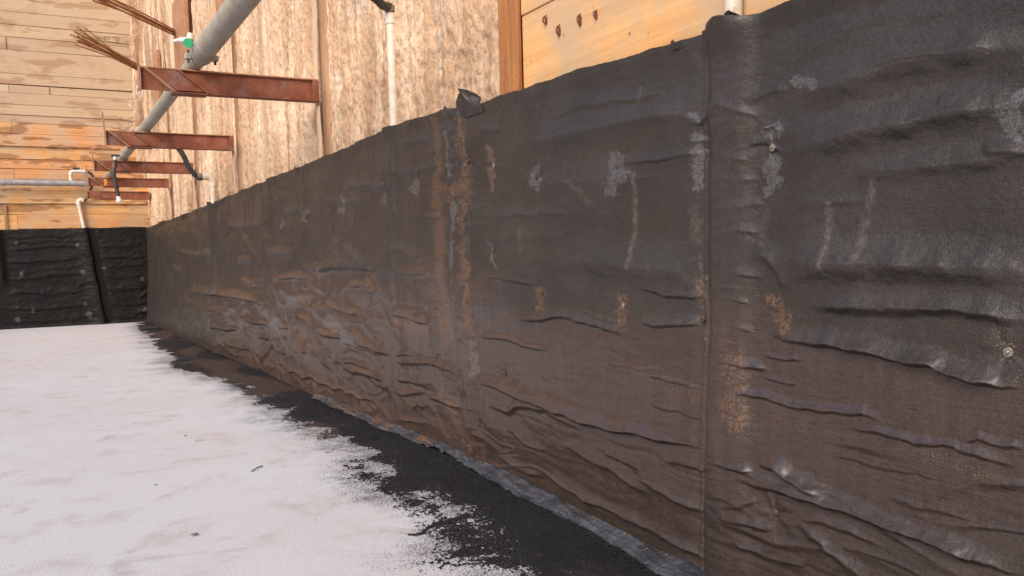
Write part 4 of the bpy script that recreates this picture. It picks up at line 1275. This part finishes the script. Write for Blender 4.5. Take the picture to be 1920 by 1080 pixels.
# grey pipe along the end wall
ZG = float(on_y(90, 343, 24.2)[2])
gp = empty('wall_pipe', (-4, 24.2, ZG), 'grey steel pipe running level in front of the timber end wall', 'pipe')
xe_g = float(on_y(166, 344, 24.2)[0])
MB().tube([(-9, 24.2, ZG), (xe_g, 24.2, ZG)], .075, 20).build('pipe_length', M['greypipe'], gp, smooth=True)
for x_ in (-3.22, -2.5):
    MB().tube([(x_ - .03, 24.2, ZG), (x_ + .03, 24.2, ZG)], .088, 20).build('pipe_collar', M['greypipe'], gp, smooth=True)


# ------------------------------------------------------------------ white conduits, hoses, valves
CG = 'white plastic pipes running down behind the membrane'


def conduit(x, y, r_, ztop, label, bend=None, lean=0.0, zbot=2.47):
    t = empty('plastic_pipe', (x, y, zbot), label, 'plastic pipe', CG)
    MB().tube([(x - lean * 0, y, zbot), (x + lean, y, ztop)], r_, 22).build('pipe_length', M['pvc'], t, smooth=True)
    return t


Y1 = float(on_x(737, 150, 0.012)[1])
zt1 = float(on_x(730, 36, 0.012)[2])
t = conduit(0.012, Y1, .040, zt1, 'thick white plastic pipe on the rough concrete with a black hose on top', zbot=2.535)
MB().tube([(0.012, Y1, zt1 - .05), (0.012, Y1, zt1 + .035)], .048, 22).build('socket', M['pvc'], t, smooth=True)
h0 = Vector((0.012, Y1, zt1 + .02))
hz = empty('black_hose', tuple(h0), 'black rubber hose joining the top of the thick white pipe', 'hose', 'black hoses between the large pipe and the white pipes')
pts = [h0, h0 + Vector((-.01, -.01, .06)), Vector(on_y(718, 10, Y1 - .05)), Vector(on_y(700, -6, Y1 - .1)), Vector(on_y(640, -45, Y1 - .2)), Vector(on_y(560, -60, Y1 - .2)), pipe_pt(Y1 - .2) + Vector((.12, 0, .05))]
MB().tube(bez(pts, 8), .036, 14).build('hose_body', M['rubber'], hz, smooth=True)
MB().tube([h0 + Vector((-.003, -.003, .03)), h0 + Vector((-.012, -.008, .075))], .045, 16).build('hose_clamp', M['washer'], hz, smooth=True)
MB().tube([h0 + Vector((-.06, -.02, .11)), h0 + Vector((-.09, -.03, .06)), h0 + Vector((-.055, -.03, .04))], .005, 6).build('wire_tie', M['rust_edge'], hz)

Y2 = float(on_x(400, 360, -0.06)[1])
z2 = float(on_x(396, 339, -0.06)[2])
t = conduit(-0.06, Y2, .046, z2 - .03, 'white plastic pipe with elbow, halfway along the membrane')
el = Vector((-0.06, Y2, z2))
hd = Vector(on_y(384, 336, Y2)) - el
MB().tube(bez([el + Vector((0, 0, -.10)), el + Vector((0, 0, -.02)), el + Vector((-.05, 0, .045)), el + Vector((-.16, 0, .05))], 6), .056, 18).build('elbow', M['pvc'], t, smooth=True)
hz = empty('black_hose', tuple(el), 'black rubber hose drooping from behind the second bracket to a white elbow', 'hose', 'black hoses between the large pipe and the white pipes')
pts = [el + Vector((-.14, 0, .05)), Vector(on_y(372, 333, Y2)), Vector(on_y(355, 315, Y2)), Vector(on_y(344, 292, Y2)), Vector(on_y(333, 276, Y2)), Vector(on_y(318, 262, Y2 - .1)), pipe_pt(Y2 - .1) + Vector((.10, 0, -.02))]
MB().tube(bez(pts, 8), .042, 14).build('hose_body', M['rubber'], hz, smooth=True)
MB().tube([el + Vector((-.11, 0, .05)), el + Vector((-.24, 0, .055))], .052, 16).build('hose_clamp', M['washer'], hz, smooth=True)

# near conduit with print, at the picture top
Y3 = float(on_x(1375, 12, -0.028)[1])
t = conduit(-0.028, Y3, .037, 4.4, 'white plastic pipe with printed letters in front of the fresh boards', zbot=2.455)
cu = bpy.data.curves.new('lettering', 'FONT')
cu.body = '200 PSI'
cu.size = 0.023
cu.extrude = 0.0
to_ = bpy.data.objects.new('lettering_source', cu)
COL.objects.link(to_)
bpy.context.view_layer.update()
me = bpy.data.meshes.new_from_object(to_)
bpy.data.objects.remove(to_)
ang0 = math.atan2(CAM[1] - Y3, CAM[0] + 0.028)
n = len(me.vertices)
co = np.empty(n * 3, np.float32)
me.vertices.foreach_get('co', co)
co = co.reshape(-1, 3)
zstart = float(on_x(1388, 25, -0.06)[2]) - 0.030
tx_, ty_ = co[:, 0].copy(), co[:, 1].copy()
ang = ang0 + 0.15 - (ty_ - 0.008) / 0.037          # letters read upward
rr = 0.0376
co2 = np.stack([-0.028 + rr * np.cos(ang), Y3 + rr * np.sin(ang), zstart + tx_], -1).astype(np.float32)
me.vertices.foreach_set('co', co2.ravel())
me.update()
link_mesh('lettering', me, M['print'], t)

# end-wall conduit, elbow, hose and valve
Y4 = YC - 0.10
a = Vector(on_y(157, 424, Y4)) + Vector((.02, 0, -.15))
b = Vector(on_y(147, 379, Y4))
t = empty('plastic_pipe', tuple(a), 'slim leaning white plastic pipe on the timber end wall', 'plastic pipe', CG)
MB().tube([a, b], .045, 16).build('pipe_length', M['pvc'], t, smooth=True)
c1 = Vector(on_y(157, 376, Y4))
MB().tube(bez([b - Vector((-.01, 0, .08)), b + Vector((0, 0, .0)), b + Vector((.05, 0, .055)), c1], 6), .055, 14).build('elbow', M['pvc'], t, smooth=True)
va = empty('valve', tuple(on_y(137, 335, 24.2)), 'white plastic valve with dark handle on top of the grey wall pipe', 'valve', 'valves on the pipes')
s0, s1, s2 = Vector(on_y(133, 338, 24.2)), Vector(on_y(132, 325, 24.2)), Vector(on_y(160, 322, 24.2))
MB().tube([s0 + Vector((0, 0, -.04)), s1 + Vector((0, 0, -.02))], .042, 12).build('riser', M['fitting'], va, smooth=True)
MB().tube(bez([s1 + Vector((0, 0, -.06)), s1 + Vector((0.02, 0, .02)), s1 + Vector((.10, 0, .05)), s2], 5), .046, 12).build('valve_body', M['fitting'], va, smooth=True)
hc = Vector(on_y(143, 318, 24.2))
MB().box(hc.x - .08, hc.x + .08, hc.y - .03, hc.y + .03, hc.z, hc.z + .05).build('handle', M['rubber'], va, bevel=.01)
MB().tube([hc + Vector((0, 0, -.07)), hc + Vector((0, 0, .01))], .025, 10).build('valve_stem', M['rubber'], va)
hz = empty('black_hose', tuple(s2), 'thin black hose curving from the far valve down to the leaning pipe', 'hose', 'black hoses between the large pipe and the white pipes')
pts = [s2 + Vector((-.03, 0, 0)), Vector(on_y(168, 324, 24.2)), Vector(on_y(174, 331, 24.2)), Vector(on_y(175, 342, 24.22)), Vector(on_y(170, 355, 24.25)), Vector(on_y(166, 367, 24.3)), Vector(on_y(160, 374, 24.33)), c1 + Vector((-.05, 0, 0))]
MB().tube(bez(pts, 7), .036, 12).build('hose_body', M['rubber'], hz, smooth=True)
MB().tube([s2 + Vector((-.05, 0, 0)), s2 + Vector((.05, 0, -.003))], .045, 12).build('hose_clamp', M['washer'], hz, smooth=True)

# valve and hanging hose on the third bracket
yv = 16.55
va2 = empty('valve', tuple(on_y(216, 303, yv)), 'small valve with black lever standing on the third bracket', 'valve', 'valves on the pipes')
v0, v1 = Vector(on_y(216, 303, yv)), Vector(on_y(216, 295, yv))
MB().tube([v0 + Vector((0, 0, -.09)), v0 + Vector((0, 0, .03))], .032, 12).build('valve_body', M['rubber'], va2, smooth=True)
MB().tube([v0 + Vector((0, 0, .03)), v1 + Vector((0, 0, .01))], .030, 12).build('collar', M['fitting'], va2, smooth=True)
MB().box(v1.x - .072, v1.x + .072, yv - .02, yv + .02, v1.z + .012, v1.z + .05).build('handle', M['rubber'], va2, bevel=.008)
hz = empty('black_hose', tuple(on_y(215, 327, yv)), 'short black hose hanging free below the third bracket', 'hose', 'black hoses between the large pipe and the white pipes')
pts = [Vector(on_y(213, 322, yv)), Vector(on_y(215, 335, yv)), Vector(on_y(218, 350, yv)), Vector(on_y(222, 369, yv))]
MB().tube(bez(pts, 7), .034, 12).build('hose_body', M['rubber'], hz, smooth=True)
q0, q1 = Vector(on_y(222, 368, yv)), Vector(on_y(224, 379, yv))
MB().tube([q0, q0.lerp(q1, .5), q0.lerp(q1, .55), q1], [.036, .036, .055, .05], 12).build('hose_end', M['fitting'], hz, smooth=True)
MB().tube([v0 + Vector((0, 0, -.09)), Vector(on_y(214, 316, yv)), Vector(on_y(213, 324, yv))], .03, 10).build('hose_neck', M['rubber'], hz, smooth=True)
# hanging ring below the tip of the nearest bracket
rp_ = on_y(259, 169, 8.85)
ring = [Vector((rp_[0] + .016 * math.cos(a), 8.85, rp_[2] + .042 * math.sin(a))) for a in np.linspace(0, 2 * math.pi, 15)]
mb = MB().tube(ring, .006, 6, caps=False)
mb.tube([Vector((rp_[0] + .01, 8.85, rp_[2] - .04)), Vector((rp_[0] + .04, 8.86, rp_[2] - .08)), Vector((rp_[0] + .055, 8.86, rp_[2] - .14))], .005, 6)
o = mb.build('wire_loop', M['fitting'])
tag(o, 'pale wire loop hanging at the tip of the nearest bracket', 'wire')

# ------------------------------------------------------------------ loose bits on the slab
BITS = [((648, 876), .016, 'dark scrap lying on the slab near the edge of the tar'), ((365, 1005), .014, 'grey pebble on the open slab near the picture bottom'),
        ((348, 819), .009, 'dark stone chip on the slab left of the tar tip'), ((292, 911), .007, 'dark chip lying alone in the middle of the slab')]
for (p, s_, lb) in BITS:
    P = on_z(*p)
    mb = MB()
    lat = 5
    for i in range(lat + 1):
        th_ = math.pi * i / lat
        for q in range(8):
            an = 2 * math.pi * q / 8
            j_ = rnd.uniform(.8, 1.2)
            mb.v.append((P[0] + 1.5 * s_ * math.sin(th_) * math.cos(an) * j_, P[1] + s_ * math.sin(th_) * math.sin(an) * j_, .008 + s_ * .5 * (1 - math.cos(th_)) * .6))
    for i in range(lat):
        for q in range(8):
            mb.f.append((i * 8 + q, i * 8 + (q + 1) % 8, (i + 1) * 8 + (q + 1) % 8, (i + 1) * 8 + q))
    o = mb.build('pebble', M['pebble'] if p == (365, 1005) else M['crumb'], smooth=True)
    tag(o, lb, 'stone chip', 'loose chips on the slab')
a, b = on_z(472, 885), on_z(492, 875)
o = MB().tube([(a[0], a[1], .006), ((a[0] + b[0]) / 2, (a[1] + b[1]) / 2, .012), (b[0], b[1], .006)], .004, 6).build('twig', M['crumb'])
tag(o, 'thin dark twig lying on the open slab', 'twig')
